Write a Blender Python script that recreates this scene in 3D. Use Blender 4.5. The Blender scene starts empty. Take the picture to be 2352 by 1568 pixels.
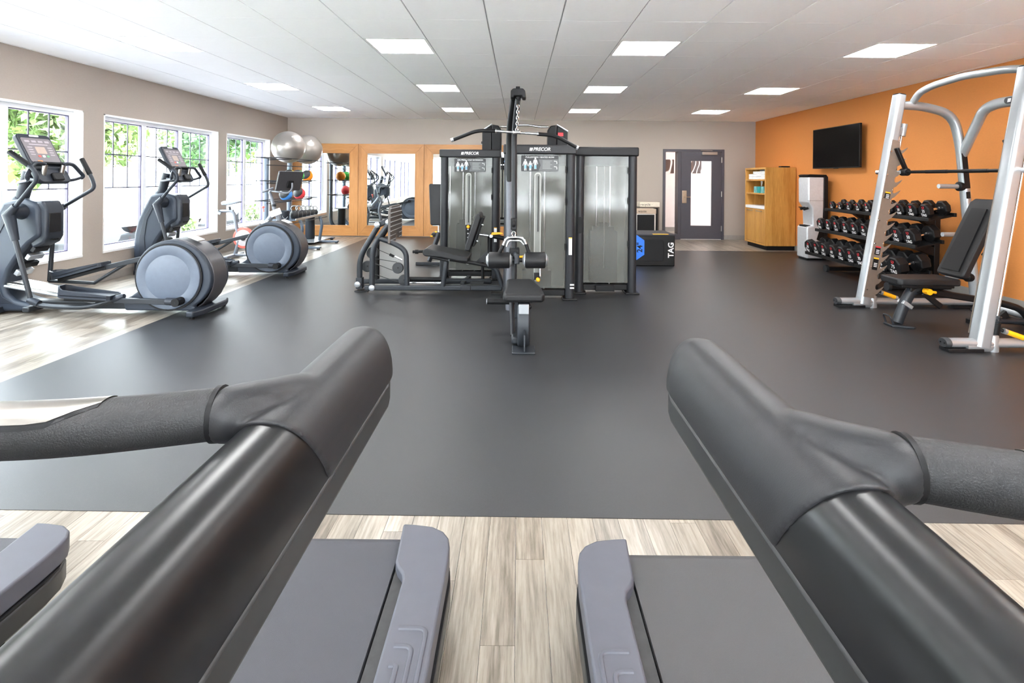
import bpy, bmesh, math, random
from mathutils import Vector, Matrix
random.seed(7)
S = bpy.context.scene
COL = S.collection

# ------------------------------------------------------------------ camera, world, exposure
CH = 1.336            # camera height
FPX = 1205.0          # focal length in pixels of the 2352x1568 frame
VX, VY = 1192.0, 409.0
ROLL = 0.009
cam_d = bpy.data.cameras.new('camera'); cam = bpy.data.objects.new('camera', cam_d); COL.objects.link(cam)
cam_d.sensor_fit = 'HORIZONTAL'; cam_d.sensor_width = 36.0
cam_d.lens = FPX / 2352 * 36.0
cam_d.shift_x = (1176 - VX) / 2352
cam_d.shift_y = -(784 - VY) / 2352
cam_d.clip_start = 0.01; cam_d.clip_end = 300
cam.location = (0, 0, CH)
cam.rotation_euler = (Matrix.Rotation(math.radians(90), 4, 'X') @ Matrix.Rotation(ROLL, 4, 'Z')).to_euler()
S.camera = cam

S.view_settings.view_transform = 'Standard'
S.view_settings.look = 'None'
S.view_settings.gamma = 1.0
S.view_settings.use_curve_mapping = False
S.view_settings.exposure = 0.55
S.cycles.use_denoising = True
S.cycles.max_bounces = 10
S.cycles.diffuse_bounces = 6
S.cycles.glossy_bounces = 5
S.cycles.transparent_max_bounces = 24
S.cycles.sample_clamp_indirect = 40.0
S.cycles.caustics_reflective = False
S.cycles.caustics_refractive = False

SKY = 17.0             # sky radiance
PANEL = 26.0          # ceiling panel radiance
w = bpy.data.worlds.new('sky'); S.world = w; w.use_nodes = True
nt = w.node_tree; nt.nodes.clear()
o = nt.nodes.new('ShaderNodeOutputWorld'); b = nt.nodes.new('ShaderNodeBackground')
tc = nt.nodes.new('ShaderNodeTexCoord'); sp = nt.nodes.new('ShaderNodeSeparateXYZ'); rp = nt.nodes.new('ShaderNodeValToRGB')
nt.links.new(tc.outputs['Generated'], sp.inputs[0]); nt.links.new(sp.outputs['Z'], rp.inputs[0])
rp.color_ramp.elements[0].position = 0.0; rp.color_ramp.elements[0].color = (0.93, 0.97, 1.0, 1)
rp.color_ramp.elements[1].position = 0.9; rp.color_ramp.elements[1].color = (0.74, 0.87, 1.0, 1)
nt.links.new(rp.outputs[0], b.inputs[0]); b.inputs[1].default_value = SKY
nt.links.new(b.outputs[0], o.inputs[0])

SUN = 85.0            # sunlight on the paving outside; it stands over the roof and never shines in
sd_ = bpy.data.lights.new('sun', 'SUN'); sd_.energy = SUN; sd_.angle = math.radians(.6); sd_.color = (1.0, .985, .96)
sun = bpy.data.objects.new('sun', sd_); COL.objects.link(sun); sun.location = (8, 8, 12)
sun.rotation_euler = Vector((-.42, -.30, -.86)).to_track_quat('-Z', 'Y').to_euler()

# ------------------------------------------------------------------ room dimensions
XL, XR, YB, YR, ZC = -5.19, 5.29, 11.75, -3.3, 2.643
WIN_L = [(9.30, 10.92, 2), (6.55, 9.04, 3), (3.75, 6.24, 3), (0.95, 3.44, 3), (-1.85, 0.64, 3)]
WZ0, WZ1 = 0.35, 2.09
WIN_R = [(-4.8, -2.0), (-1.4, 1.4), (2.0, 4.8)]     # windows in the wall behind the treadmills (x ranges)

RZ0, RZ1 = 0.35, 2.35

# ------------------------------------------------------------------ helpers
def P(px, py, Y):
    """photo pixel at depth Y -> world point"""
    dx, dy = px - VX, py - VY
    c, s = math.cos(ROLL), math.sin(ROLL)
    return Vector(((dx * c + dy * s) / FPX * Y, Y, CH - (dy * c - dx * s) / FPX * Y))
def PX(px, Y, py=500): return P(px, py, Y).x
def PZ(py, Y, px=1192): return P(px, py, Y).z

def lin(c):
    r = []
    for v in c:
        v = v / 255.0
        r.append(v / 12.92 if v <= 0.04045 else ((v + 0.055) / 1.055) ** 2.4)
    return (r[0], r[1], r[2], 1.0)

MATS = {}
def mat(name, col, rough=0.5, metal=0.0, var=0.05, scale=25, bump=0.0, bscale=300, spec=0.5, coat=0.0, stretch=None, emit=None):
    if name in MATS: return MATS[name]
    m = bpy.data.materials.new(name); m.use_nodes = True; MATS[name] = m
    t = m.node_tree; p = t.nodes['Principled BSDF']
    L = t.links.new
    p.inputs['Roughness'].default_value = rough; p.inputs['Metallic'].default_value = metal
    p.inputs['Specular IOR Level'].default_value = spec; p.inputs['Coat Weight'].default_value = coat
    c = lin(col)
    tcn = t.nodes.new('ShaderNodeTexCoord'); mp = t.nodes.new('ShaderNodeMapping')
    L(tcn.outputs['Object'], mp.inputs[0])
    if stretch: mp.inputs['Scale'].default_value = stretch
    nz = t.nodes.new('ShaderNodeTexNoise'); nz.inputs['Scale'].default_value = scale; nz.inputs['Detail'].default_value = 4
    L(mp.outputs[0], nz.inputs['Vector'])
    r = t.nodes.new('ShaderNodeValToRGB')
    r.color_ramp.elements[0].position = 0.3; r.color_ramp.elements[1].position = 0.7
    r.color_ramp.elements[0].color = tuple(x * (1 - var) for x in c[:3]) + (1,)
    r.color_ramp.elements[1].color = tuple(min(1, x * (1 + var)) for x in c[:3]) + (1,)
    L(nz.outputs['Fac'], r.inputs[0]); L(r.outputs[0], p.inputs['Base Color'])
    if bump > 0:
        n2 = t.nodes.new('ShaderNodeTexNoise'); n2.inputs['Scale'].default_value = bscale; n2.inputs['Detail'].default_value = 3
        L(mp.outputs[0], n2.inputs['Vector'])
        bp = t.nodes.new('ShaderNodeBump'); bp.inputs['Strength'].default_value = bump; bp.inputs['Distance'].default_value = 0.002
        L(n2.outputs['Fac'], bp.inputs['Height']); L(bp.outputs[0], p.inputs['Normal'])
    if emit:
        p.inputs['Emission Color'].default_value = lin(emit[0]); p.inputs['Emission Strength'].default_value = emit[1]
    return m

def wood(name, light, dark, axis='z', rough=0.4, ring=6.0, freq=1.0, perplank=False):
    """grained wood; the grain runs along the given axis"""
    m = bpy.data.materials.new(name); m.use_nodes = True; MATS[name] = m
    t = m.node_tree; p = t.nodes['Principled BSDF']; L = t.links.new
    p.inputs['Roughness'].default_value = rough
    tcn = t.nodes.new('ShaderNodeTexCoord'); vec = tcn.outputs['Object']
    oi = t.nodes.new('ShaderNodeObjectInfo'); ge = t.nodes.new('ShaderNodeNewGeometry')
    ad = t.nodes.new('ShaderNodeMath'); ad.operation = 'ADD'
    L(oi.outputs['Random'], ad.inputs[0]); L(ge.outputs['Random Per Island'], ad.inputs[1])
    fr = t.nodes.new('ShaderNodeMath'); fr.operation = 'FRACT'; L(ad.outputs[0], fr.inputs[0])
    if perplank:
        mu = t.nodes.new('ShaderNodeMath'); mu.operation = 'MULTIPLY'; mu.inputs[1].default_value = 53.0; L(fr.outputs[0], mu.inputs[0])
        va = t.nodes.new('ShaderNodeVectorMath'); va.operation = 'ADD'; L(vec, va.inputs[0]); L(mu.outputs[0], va.inputs[1]); vec = va.outputs[0]
    mp = t.nodes.new('ShaderNodeMapping'); L(vec, mp.inputs[0])
    k = {'x': (0.06, 1, 1), 'y': (1, 0.06, 1), 'z': (1, 1, 0.06)}[axis]
    mp.inputs['Scale'].default_value = tuple(v * freq for v in k)
    n1 = t.nodes.new('ShaderNodeTexNoise'); n1.inputs['Scale'].default_value = ring; n1.inputs['Detail'].default_value = 2; L(mp.outputs[0], n1.inputs['Vector'])
    mm = t.nodes.new('ShaderNodeMath'); mm.operation = 'MULTIPLY'; mm.inputs[1].default_value = 14.0; L(n1.outputs['Fac'], mm.inputs[0])
    si = t.nodes.new('ShaderNodeMath'); si.operation = 'SINE'; L(mm.outputs[0], si.inputs[0])
    n2 = t.nodes.new('ShaderNodeTexNoise'); n2.inputs['Scale'].default_value = 95; n2.inputs['Detail'].default_value = 5; n2.inputs['Roughness'].default_value = .65; L(mp.outputs[0], n2.inputs['Vector'])
    m1 = t.nodes.new('ShaderNodeMath'); m1.operation = 'MULTIPLY_ADD'; m1.inputs[1].default_value = 0.13; m1.inputs[2].default_value = 0.0; L(si.outputs[0], m1.inputs[0])
    m2 = t.nodes.new('ShaderNodeMath'); m2.operation = 'ADD'; L(m1.outputs[0], m2.inputs[0]); L(n2.outputs['Fac'], m2.inputs[1])
    r = t.nodes.new('ShaderNodeValToRGB'); r.color_ramp.elements[0].position = 0.28; r.color_ramp.elements[1].position = 0.72
    r.color_ramp.elements[0].color = lin(dark); r.color_ramp.elements[1].color = lin(light)
    L(m2.outputs[0], r.inputs[0])
    hs = t.nodes.new('ShaderNodeHueSaturation'); L(r.outputs[0], hs.inputs['Color'])
    mr = t.nodes.new('ShaderNodeMapRange'); mr.inputs['To Min'].default_value = 0.86 if perplank else 0.96; mr.inputs['To Max'].default_value = 1.1 if perplank else 1.03
    L(fr.outputs[0], mr.inputs['Value']); L(mr.outputs[0], hs.inputs['Value'])
    L(hs.outputs[0], p.inputs['Base Color'])
    bp = t.nodes.new('ShaderNodeBump'); bp.inputs['Strength'].default_value = 0.12; bp.inputs['Distance'].default_value = 0.001
    L(m2.outputs[0], bp.inputs['Height']); L(bp.outputs[0], p.inputs['Normal'])
    return m

def see_through(name, col, clear, rough, gloss=0.08):
    m = bpy.data.materials.new(name); m.use_nodes = True; MATS[name] = m
    t = m.node_tree; p = t.nodes['Principled BSDF']; L = t.links.new; out = t.nodes['Material Output']
    p.inputs['Base Color'].default_value = lin(col); p.inputs['Roughness'].default_value = rough
    tr = t.nodes.new('ShaderNodeBsdfTransparent'); tr.inputs[0].default_value = (1, 1, 1, 1)
    mx = t.nodes.new('ShaderNodeMixShader'); mx.inputs[0].default_value = clear
    L(p.outputs[0], mx.inputs[1]); L(tr.outputs[0], mx.inputs[2]); L(mx.outputs[0], out.inputs[0])
    return m
def window_glass(name):
    m = bpy.data.materials.new(name); m.use_nodes = True; MATS[name] = m
    t = m.node_tree; L = t.links.new; out = t.nodes['Material Output']; t.nodes.remove(t.nodes['Principled BSDF'])
    tr = t.nodes.new('ShaderNodeBsdfTransparent'); tr.inputs[0].default_value = (.97, .985, .98, 1)
    gl = t.nodes.new('ShaderNodeBsdfGlossy'); gl.inputs['Roughness'].default_value = 0.0
    mx = t.nodes.new('ShaderNodeMixShader'); mx.inputs[0].default_value = 0.05; L(tr.outputs[0], mx.inputs[1]); L(gl.outputs[0], mx.inputs[2]); L(mx.outputs[0], out.inputs[0])
    return m
def emitter(name, col, strength):
    m = bpy.data.materials.new(name); m.use_nodes = True; MATS[name] = m
    t = m.node_tree; p = t.nodes['Principled BSDF']
    p.inputs['Base Color'].default_value = (.8, .8, .8, 1)
    p.inputs['Emission Color'].default_value = lin(col); p.inputs['Emission Strength'].default_value = strength
    return m

def origin(ob):
    v = Vector((0, 0, 0))
    while ob is not None:
        v += ob.location; ob = ob.parent
    return v
def tag(ob, label=None, cat=None, group=None, kind=None):
    if label: ob['label'] = label
    if cat: ob['category'] = cat
    if group: ob['group'] = group
    if kind: ob['kind'] = kind
    return ob
def empty(name, loc, label=None, cat=None, group=None, kind=None):
    e = bpy.data.objects.new(name, None); COL.objects.link(e); e.location = loc; e.empty_display_size = 0.05
    return tag(e, label, cat, group, kind)
def copy_tree(ob, parent=None):
    c = ob.copy(); COL.objects.link(c); c.parent = parent
    for ch in list(ob.children): copy_tree(ch, c)
    return c

def fillet(pts, rad, seg=6):
    """round the inner corners of a 3-D polyline"""
    pts = [Vector(p) for p in pts]; out = [pts[0]]
    for i in range(1, len(pts) - 1):
        a, b_, c = pts[i - 1], pts[i], pts[i + 1]
        u, v = (a - b_), (c - b_); lu, lv = u.length, v.length
        if lu < 1e-6 or lv < 1e-6: continue
        d = min(rad, lu * .48, lv * .48); p0 = b_ + u / lu * d; p1 = b_ + v / lv * d
        for k in range(seg + 1):
            t = k / seg
            out.append(p0 * (1 - t) ** 2 + b_ * 2 * t * (1 - t) + p1 * t ** 2)
    out.append(pts[-1]); return out
def spline(pts, n=6):
    pts = [Vector(p) for p in pts]; out = []
    for i in range(len(pts) - 1):
        p0 = pts[max(i - 1, 0)]; p1 = pts[i]; p2 = pts[i + 1]; p3 = pts[min(i + 2, len(pts) - 1)]
        for k in range(n):
            t = k / n
            out.append(0.5 * ((2 * p1) + (p2 - p0) * t + (2 * p0 - 5 * p1 + 4 * p2 - p3) * t * t + (3 * p1 - p0 - 3 * p2 + p3) * t ** 3))
    out.append(pts[-1]); return out
def rrect(w, h, r, seg=5, cx=0, cy=0):
    out = []
    for sx, sy, a0 in ((1, 1, 0), (-1, 1, 90), (-1, -1, 180), (1, -1, 270)):
        for k in range(seg + 1):
            a = math.radians(a0 + 90 * k / seg)
            out.append((cx + sx * (w / 2 - r) + r * math.cos(a), cy + sy * (h / 2 - r) + r * math.sin(a)))
    return out
def ngon(n, r, rot=0, cx=0, cy=0): return [(cx + r * math.cos(rot + 2 * math.pi * k / n), cy + r * math.sin(rot + 2 * math.pi * k / n)) for k in range(n)]

class MB:
    def __init__(s): s.v = []; s.f = []
    def add(s, vs, fs):
        b0 = len(s.v); s.v += [Vector(v) for v in vs]; s.f += [tuple(i + b0 for i in f) for f in fs]; return s
    def box(s, a, b):
        x0, y0, z0 = (min(a[i], b[i]) for i in range(3)); x1, y1, z1 = (max(a[i], b[i]) for i in range(3))
        return s.add([(x0,y0,z0),(x1,y0,z0),(x1,y1,z0),(x0,y1,z0),(x0,y0,z1),(x1,y0,z1),(x1,y1,z1),(x0,y1,z1)],
                     [(3,2,1,0),(4,5,6,7),(0,1,5,4),(1,2,6,5),(2,3,7,6),(3,0,4,7)])
    def beam(s, a, b, w, h, up=(0, 0, 1)):
        """box from a to b, w across, h along up"""
        a, b = Vector(a), Vector(b); d = (b - a).normalized(); up = Vector(up); sd = d.cross(up)
        if sd.length < 1e-4: sd = d.cross(Vector((0, 1, 0)))
        sd.normalize(); u = sd.cross(d).normalized()
        vs = []
        for p in (a, b):
            for i, j in ((-1,-1),(1,-1),(1,1),(-1,1)): vs.append(p + sd * (i * w / 2) + u * (j * h / 2))
        return s.add(vs, [(0,1,2,3)[::-1],(4,5,6,7),(0,1,5,4),(1,2,6,5),(2,3,7,6),(3,0,4,7)])
    def tube(s, path, r, n=12, caps=True, sx=1.0, sy=1.0):
        pts = [Vector(p) for p in path]; q = [pts[0]]
        for p in pts[1:]:
            if (p - q[-1]).length > 1e-5: q.append(p)
        pts = q; rs = r if isinstance(r, (list, tuple)) else [r] * len(pts)
        if len(rs) != len(pts): rs = [rs[0] + (rs[-1] - rs[0]) * i / (len(pts) - 1) for i in range(len(pts))]
        T = [(pts[min(i + 1, len(pts) - 1)] - pts[max(i - 1, 0)]).normalized() for i in range(len(pts))]
        ref = Vector((0, 0, 1)) if abs(T[0].z) < .9 else Vector((0, 1, 0))
        nrm = (ref - T[0] * ref.dot(T[0])).normalized(); vs = []; fs = []
        for i, p in enumerate(pts):
            nrm = (nrm - T[i] * nrm.dot(T[i])).normalized(); bi = T[i].cross(nrm)
            for k in range(n):
                a = 2 * math.pi * k / n; vs.append(p + nrm * (math.cos(a) * rs[i] * sy) + bi * (math.sin(a) * rs[i] * sx))
        for i in range(len(pts) - 1):
            for k in range(n):
                fs.append((i*n+k, i*n+(k+1)%n, (i+1)*n+(k+1)%n, (i+1)*n+k))
        if caps: fs.append(tuple(range(n))[::-1]); fs.append(tuple(range((len(pts)-1)*n, len(pts)*n)))
        return s.add(vs, fs)
    def cyl(s, a, b, r, r2=None, n=20): return s.tube([a, b], [r, r if r2 is None else r2], n)
    def lathe(s, prof, o, axis=(0, 0, 1), n=28):
        """prof: (radius, height) pairs along the axis from o"""
        o = Vector(o); ax = Vector(axis).normalized(); ref = Vector((1, 0, 0)) if abs(ax.x) < .9 else Vector((0, 1, 0))
        u = (ref - ax * ref.dot(ax)).normalized(); w_ = ax.cross(u); vs = []; fs = []
        for r, h in prof:
            for k in range(n):
                a = 2 * math.pi * k / n; vs.append(o + ax * h + u * (math.cos(a) * max(r, 1e-4)) + w_ * (math.sin(a) * max(r, 1e-4)))
        for i in range(len(prof) - 1):
            for k in range(n): fs.append((i*n+k, i*n+(k+1)%n, (i+1)*n+(k+1)%n, (i+1)*n+k))
        fs.append(tuple(range(n))[::-1]); fs.append(tuple(range((len(prof)-1)*n, len(prof)*n)))
        return s.add(vs, fs)
    def prism(s, poly, axis, a, b):
        """2-D polygon extruded along an axis: x -> (y,z), y -> (x,z), z -> (x,y)"""
        n = len(poly)
        def v3(p, c): return {'x': (c, p[0], p[1]), 'y': (p[0], c, p[1]), 'z': (p[0], p[1], c)}[axis]
        vs = [v3(p, a) for p in poly] + [v3(p, b) for p in poly]
        fs = [tuple(range(n))[::-1], tuple(range(n, 2 * n))] + [(k, (k + 1) % n, n + (k + 1) % n, n + k) for k in range(n)]
        return s.add(vs, fs)
    def plate(s, poly, o, u, v, th):
        """2-D polygon in the plane o + a*u + b*v, given thickness along u x v"""
        o, u, v = Vector(o), Vector(u).normalized(), Vector(v).normalized(); n_ = u.cross(v).normalized(); n = len(poly)
        vs = [o + u * p[0] + v * p[1] for p in poly] + [o + u * p[0] + v * p[1] + n_ * th for p in poly]
        fs = [tuple(range(n))[::-1], tuple(range(n, 2 * n))] + [(k, (k + 1) % n, n + (k + 1) % n, n + k) for k in range(n)]
        return s.add(vs, fs)
    def ball(s, c, r, n=24, m=14, sq=(1, 1, 1)):
        c = Vector(c); vs = [c + Vector((0, 0, r * sq[2]))]; fs = []
        for i in range(1, m):
            t = math.pi * i / m
            for k in range(n):
                a = 2 * math.pi * k / n; vs.append(c + Vector((r*sq[0]*math.sin(t)*math.cos(a), r*sq[1]*math.sin(t)*math.sin(a), r*sq[2]*math.cos(t))))
        vs.append(c - Vector((0, 0, r * sq[2]))); e = len(vs) - 1
        for k in range(n): fs.append((0, 1 + k, 1 + (k + 1) % n)); fs.append((e, e - n + (k + 1) % n, e - n + k))
        for i in range(m - 2):
            for k in range(n): fs.append((1+i*n+k, 1+(i+1)*n+k, 1+(i+1)*n+(k+1)%n, 1+i*n+(k+1)%n))
        return s.add(vs, fs)
    def mesh(s, name, m, off=Vector((0, 0, 0)), smooth=40):
        me = bpy.data.meshes.new(name); me.from_pydata([v - off for v in s.v], [], s.f); me.update()
        bm = bmesh.new(); bm.from_mesh(me); bmesh.ops.recalc_face_normals(bm, faces=bm.faces); bm.to_mesh(me); bm.free()
        if m: me.materials.append(m)
        if smooth:
            for p in me.polygons: p.use_smooth = True
            me.set_sharp_from_angle(angle=math.radians(smooth))
        return me
    def build(s, name, m, parent=None, bevel=0.0, smooth=40, seg=2, label=None, kind=None):
        off = origin(parent)
        ob = bpy.data.objects.new(name, s.mesh(name, m, off, smooth)); COL.objects.link(ob); ob.parent = parent
        if bevel > 0:
            md = ob.modifiers.new('bevel', 'BEVEL'); md.width = bevel; md.segments = seg; md.limit_method = 'ANGLE'; md.angle_limit = math.radians(35)
            md.use_clamp_overlap = True
        if label: ob['label'] = label
        if kind: ob['kind'] = kind
        return ob

_txt = {}
def text_mesh(body, size, extrude=0.0008, align='CENTER', shear=0.0, spacing=1.0, bold=0.0):
    key = (body, size, extrude, align, shear, spacing, bold)
    if key in _txt: return _txt[key]
    cu = bpy.data.curves.new('lettering', 'FONT'); cu.body = body; cu.size = size; cu.extrude = extrude; cu.align_x = align; cu.align_y = 'CENTER'
    cu.shear = shear; cu.space_character = spacing; cu.offset = bold; cu.resolution_u = 3
    ob = bpy.data.objects.new('lettering', cu); COL.objects.link(ob)
    dg = bpy.context.evaluated_depsgraph_get(); me = bpy.data.meshes.new_from_object(ob.evaluated_get(dg))
    bpy.data.objects.remove(ob); _txt[key] = me; return me
def lettering(body, size, m, parent, o, u, v, name='lettering', **kw):
    """flat lettering centred at o, reading along u, up along v"""
    me = text_mesh(body, size, **kw).copy(); me.materials.clear(); me.materials.append(m)
    o, u, v = Vector(o), Vector(u).normalized(), Vector(v).normalized(); n = u.cross(v)
    mw = Matrix(((u.x, v.x, n.x, 0), (u.y, v.y, n.y, 0), (u.z, v.z, n.z, 0), (0, 0, 0, 1)))
    me.transform(Matrix.Translation(o - origin(parent)) @ mw)
    ob = bpy.data.objects.new(name, me); COL.objects.link(ob); ob.parent = parent; return ob

# ------------------------------------------------------------------ materials
m_ceil = mat('ceiling_tile_white', (251, 251, 252), .9, var=.01, bump=.15, bscale=400)
m_tbar = mat('grid_grey', (176, 176, 178), .5)
m_grey = mat('wall_vinyl_taupe', (170, 160, 151), .75, var=.05, scale=60, stretch=(1, 1, 9), bump=.25, bscale=160)
m_orange = mat('wall_vinyl_orange', (208, 132, 66), .7, var=.06, scale=50, stretch=(1, 1, 9), bump=.25, bscale=160)
m_base = mat('rubber_cove_base', (150, 145, 140), .5)
m_rubber = mat('rubber_floor_black', (34, 35, 38), .40, var=.3, scale=330, bump=.3, bscale=500, spec=.6)
m_rubber.node_tree.nodes['Principled BSDF'].inputs['IOR'].default_value = 1.5
m_plank = wood('floor_plank_oak', (156, 147, 135), (98, 89, 78), 'y', rough=.3, ring=7, perplank=True)
m_oak = wood('oak_frame', (190, 134, 76), (162, 107, 53), 'z', rough=.4)
m_oakx = wood('oak_frame_across', (190, 134, 76), (162, 107, 53), 'x', rough=.4)
m_cab = wood('cabinet_oak', (208, 156, 82), (176, 122, 52), 'z', rough=.4)
m_white = mat('painted_white', (240, 240, 240), .4, var=.01)
m_glass = window_glass('window_pane')
m_mirror = mat('mirror_silver', (236, 240, 238), .0, 1.0, var=0)
m_black = mat('black_plastic', (20, 20, 22), .5, bump=.1, spec=.22)
m_blackm = mat('black_powder_coat', (18, 18, 20), .45, bump=.1, bscale=500, spec=.25)
m_dark = mat('charcoal_tube', (40, 43, 48), .38, .15, bump=.06, bscale=500, spec=.35)
m_post = mat('charcoal_post', (38, 39, 43), .42, .1, bump=.06, bscale=500, spec=.3)
m_pad = mat('black_vinyl_pad', (26, 26, 28), .45, var=.1, bump=.3, bscale=260, spec=.3)
m_chrome = mat('chrome', (225, 226, 228), .14, 1.0, var=.02)
m_dsteel = mat('dull_steel', (128, 126, 124), .3, 1.0, var=.05)
m_steel = mat('brushed_steel', (198, 196, 190), .3, 1.0, var=.05, stretch=(1, 1, 30))
m_silver = mat('silver_paint', (160, 164, 168), .3, .5, var=.02)
m_yellow = mat('yellow_plastic', (250, 178, 24), .4)
m_shroud = mat('slate_plastic', (40, 47, 58), .46, bump=.08, spec=.35)
m_shroud2 = mat('slate_plastic_dark', (34, 39, 48), .44, bump=.08, spec=.35)
m_disc = mat('drum_cover_grey', (82, 91, 105), .45)
m_tgrip = mat('treadmill_grip_rubber', (33, 33, 36), .48, var=.06, bump=.12, bscale=900, spec=.4)
m_tbeam = mat('treadmill_gloss_shell', (14, 14, 16), .3, var=.05, spec=.5)
m_tside = mat('treadmill_side_shell', (38, 39, 40), .45)
m_deck = mat('treadmill_deck_grey', (70, 71, 80), .48, var=.04, bump=.1, bscale=700)
m_whiteprint = mat('white_print', (238, 238, 238), .5, var=0)
m_redprint = mat('red_print', (205, 40, 50), .5, var=0)
m_plexi = see_through('smoked_panel', (104, 105, 100), .58, .08)
m_concrete = mat('outdoor_paving', (224, 225, 228), .8, var=.05, scale=3)
m_asphalt = mat('outdoor_asphalt', (98, 100, 106), .85, var=.08, scale=3)
# ================================================================== the setting
TH = 0.2
def wall_with_holes(name, axis, c0, c1, s0, s1, z1, holes, m):
    """wall slab between c0..c1 along its thickness axis, s0..s1 along its length; holes = (a, b, z0, z1)"""
    mb = MB()
    def bx(a, b, za, zb):
        if b - a < 1e-4 or zb - za < 1e-4: return
        if axis == 'x': mb.box((c0, a, za), (c1, b, zb))
        else: mb.box((a, c0, za), (b, c1, zb))
    cur = s0
    for a, b, za, zb in sorted(holes):
        bx(cur, a, 0, z1); bx(a, b, 0, za); bx(a, b, zb, z1); cur = b
    bx(cur, s1, 0, z1)
    return tag(mb.build(name, m, smooth=0), kind='structure')
wl = wall_with_holes('wall_left', 'x', XL - TH, XL, YR - TH, YB + TH, ZC + .1, [(a, b, WZ0, WZ1) for a, b, n in WIN_L], m_grey)
tag(wl, 'taupe textured wall with the row of tall windows')
wr = wall_with_holes('wall_right', 'x', XR, XR + TH, YR - TH, YB + TH, ZC + .1, [], m_orange); tag(wr, 'burnt orange wall behind the dumbbells')
DX0, DX1, DZ1 = P(1523, 343, YB).x, P(1663, 343, YB).x, P(1592, 343, YB).z
wb = wall_with_holes('wall_back', 'y', YB, YB + TH, XL, XR, ZC + .1, [(DX0, DX1, 0, DZ1)], m_grey); tag(wb, 'taupe wall with the mirrors and the door')
wf = wall_with_holes('wall_rear', 'y', YR - TH, YR, XL, XR, ZC + .1, [(a, b, RZ0, RZ1) for a, b in WIN_R], m_grey); tag(wf, 'taupe wall behind the treadmills')

# ---- floor: a slab, planks on it, and the rubber sheet
MATX0 = -3.30; MATY0 = 2.055; MATY1 = 9.87; NOTCHX = 1.2
floor = MB().box((XL - TH, YR - TH, -.2), (XR + TH, YB + TH, -.008)).build('floor', m_concrete, smooth=0); tag(floor, 'wood plank floor around the black rubber flooring', kind='structure')
rub = MB().prism([(MATX0, MATY0 + .04), (XR - .012, MATY0 - .03), (XR - .012, MATY1), (NOTCHX, MATY1), (NOTCHX, YB - .012), (MATX0, YB - .012)], 'z', -.007, .002).build('rubber_flooring', m_rubber, smooth=0)
tag(rub, kind='structure'); rub['label'] = 'black speckled rubber flooring across the middle of the room'
PWD, PLN = 0.1, 0.92
def plank_mesh(l):
    g = .0006
    return MB().box((-PWD / 2 + g, -l / 2 + g, -.007), (PWD / 2 - g, l / 2 - g, 0)).mesh('plank', m_plank, smooth=0)
pm = {}
rest = MB(); nplank = 0
def lay(x0, x1, y0, y1, single):
    """planks running along y over a rectangle"""
    global nplank
    k0 = int(math.floor(x0 / PWD)); k1 = int(math.ceil(x1 / PWD))
    for k in range(k0, k1):
        xa, xb = max(k * PWD, x0), min((k + 1) * PWD, x1)
        if xb - xa < .01: continue
        off = (k * 0.37 % 1.0) * PLN
        j = int(math.floor((y0 - off) / PLN)) 
        while off + j * PLN < y1:
            ya, yb = max(off + j * PLN, y0), min(off + (j + 1) * PLN, y1); j += 1
            if yb - ya < .02: continue
            xc, yc = (xa + xb) / 2, (ya + yb) / 2
            if single(xc, yc, yb) and nplank < 300:
                key = (round(yb - ya, 3), round(xb - xa, 3))
                if key not in pm:
                    g = .0006; w2, l2 = (xb - xa) / 2 - g, (yb - ya) / 2 - g
                    pm[key] = MB().box((-w2, -l2, -.007), (w2, l2, 0)).mesh('plank', m_plank, smooth=0)
                ob = bpy.data.objects.new('plank', pm[key]); COL.objects.link(ob); ob.parent = floor; ob.location = (xc, yc, 0); nplank += 1
            else:
                g = .0006; rest.box((xa + g, ya + g, -.007), (xb - g, yb - g, 0))
lay(XL, XR, YR, MATY0 + .045, lambda x, y, yb: abs(x) < 2.1 and yb > .75)
lay(XL, MATX0, MATY0 + .045, YB, lambda x, y, yb: x > -1.0 * yb - .3 and yb < 10.5)
lay(NOTCHX, XR, MATY1, YB, lambda x, y, yb: 2.3 < x < 4.75)
rest.build('planks_farther', m_plank, floor, smooth=0, kind='stuff')

# ---- ceiling: recessed grid, a tile in every cell, light panels in some
TS = 0.6096; GX0 = -.275; GY0 = 4.35
ceil = MB().box((XL - TH, YR - TH, ZC + .010), (XR + TH, YB + TH, ZC + .13)).build('ceiling', m_tbar, smooth=0); tag(ceil, 'white suspended tile ceiling', kind='structure')
LK = (-6, -2, 2, 6); LR = [1 + 4 * j for j in range(-3, 3)]      # light columns and rows (cell indices)
gx, gy = .006, .0022
tm = {}; trest = MB()
for k in range(-10, 11):
    for j in range(-14, 14):
        xa, xb = max(GX0 + k * TS, XL), min(GX0 + (k + 1) * TS, XR); ya, yb = max(GY0 + j * TS, YR), min(GY0 + (j + 1) * TS, YB)
        if xb - xa < .02 or yb - ya < .02 or (k in LK and j in LR): continue
        xc, yc = (xa + xb) / 2, (ya + yb) / 2
        if yb > 3.7 and abs(xc) < yb * .98 + .3:
            key = (round(xb - xa, 3), round(yb - ya, 3))
            if key not in tm: tm[key] = MB().box((-key[0]/2 + gx, -key[1]/2 + gy, 0), (key[0]/2 - gx, key[1]/2 - gy, .011)).mesh('ceiling_tile', m_ceil, smooth=0)
            ob = bpy.data.objects.new('ceiling_tile', tm[key]); COL.objects.link(ob); ob.parent = ceil; ob.location = (xc, yc, ZC)
        else: trest.box((xa + gx, ya + gy, ZC), (xb - gx, yb - gy, ZC + .011))
trest.build('ceiling_tiles_beyond', m_ceil, ceil, smooth=0, kind='stuff')
m_panel = emitter('lit_diffuser', (252, 252, 252), PANEL)
colname = {-6: 'nearest the windows', -2: 'second from the windows', 2: 'third from the windows', 6: 'nearest the orange wall'}
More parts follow.
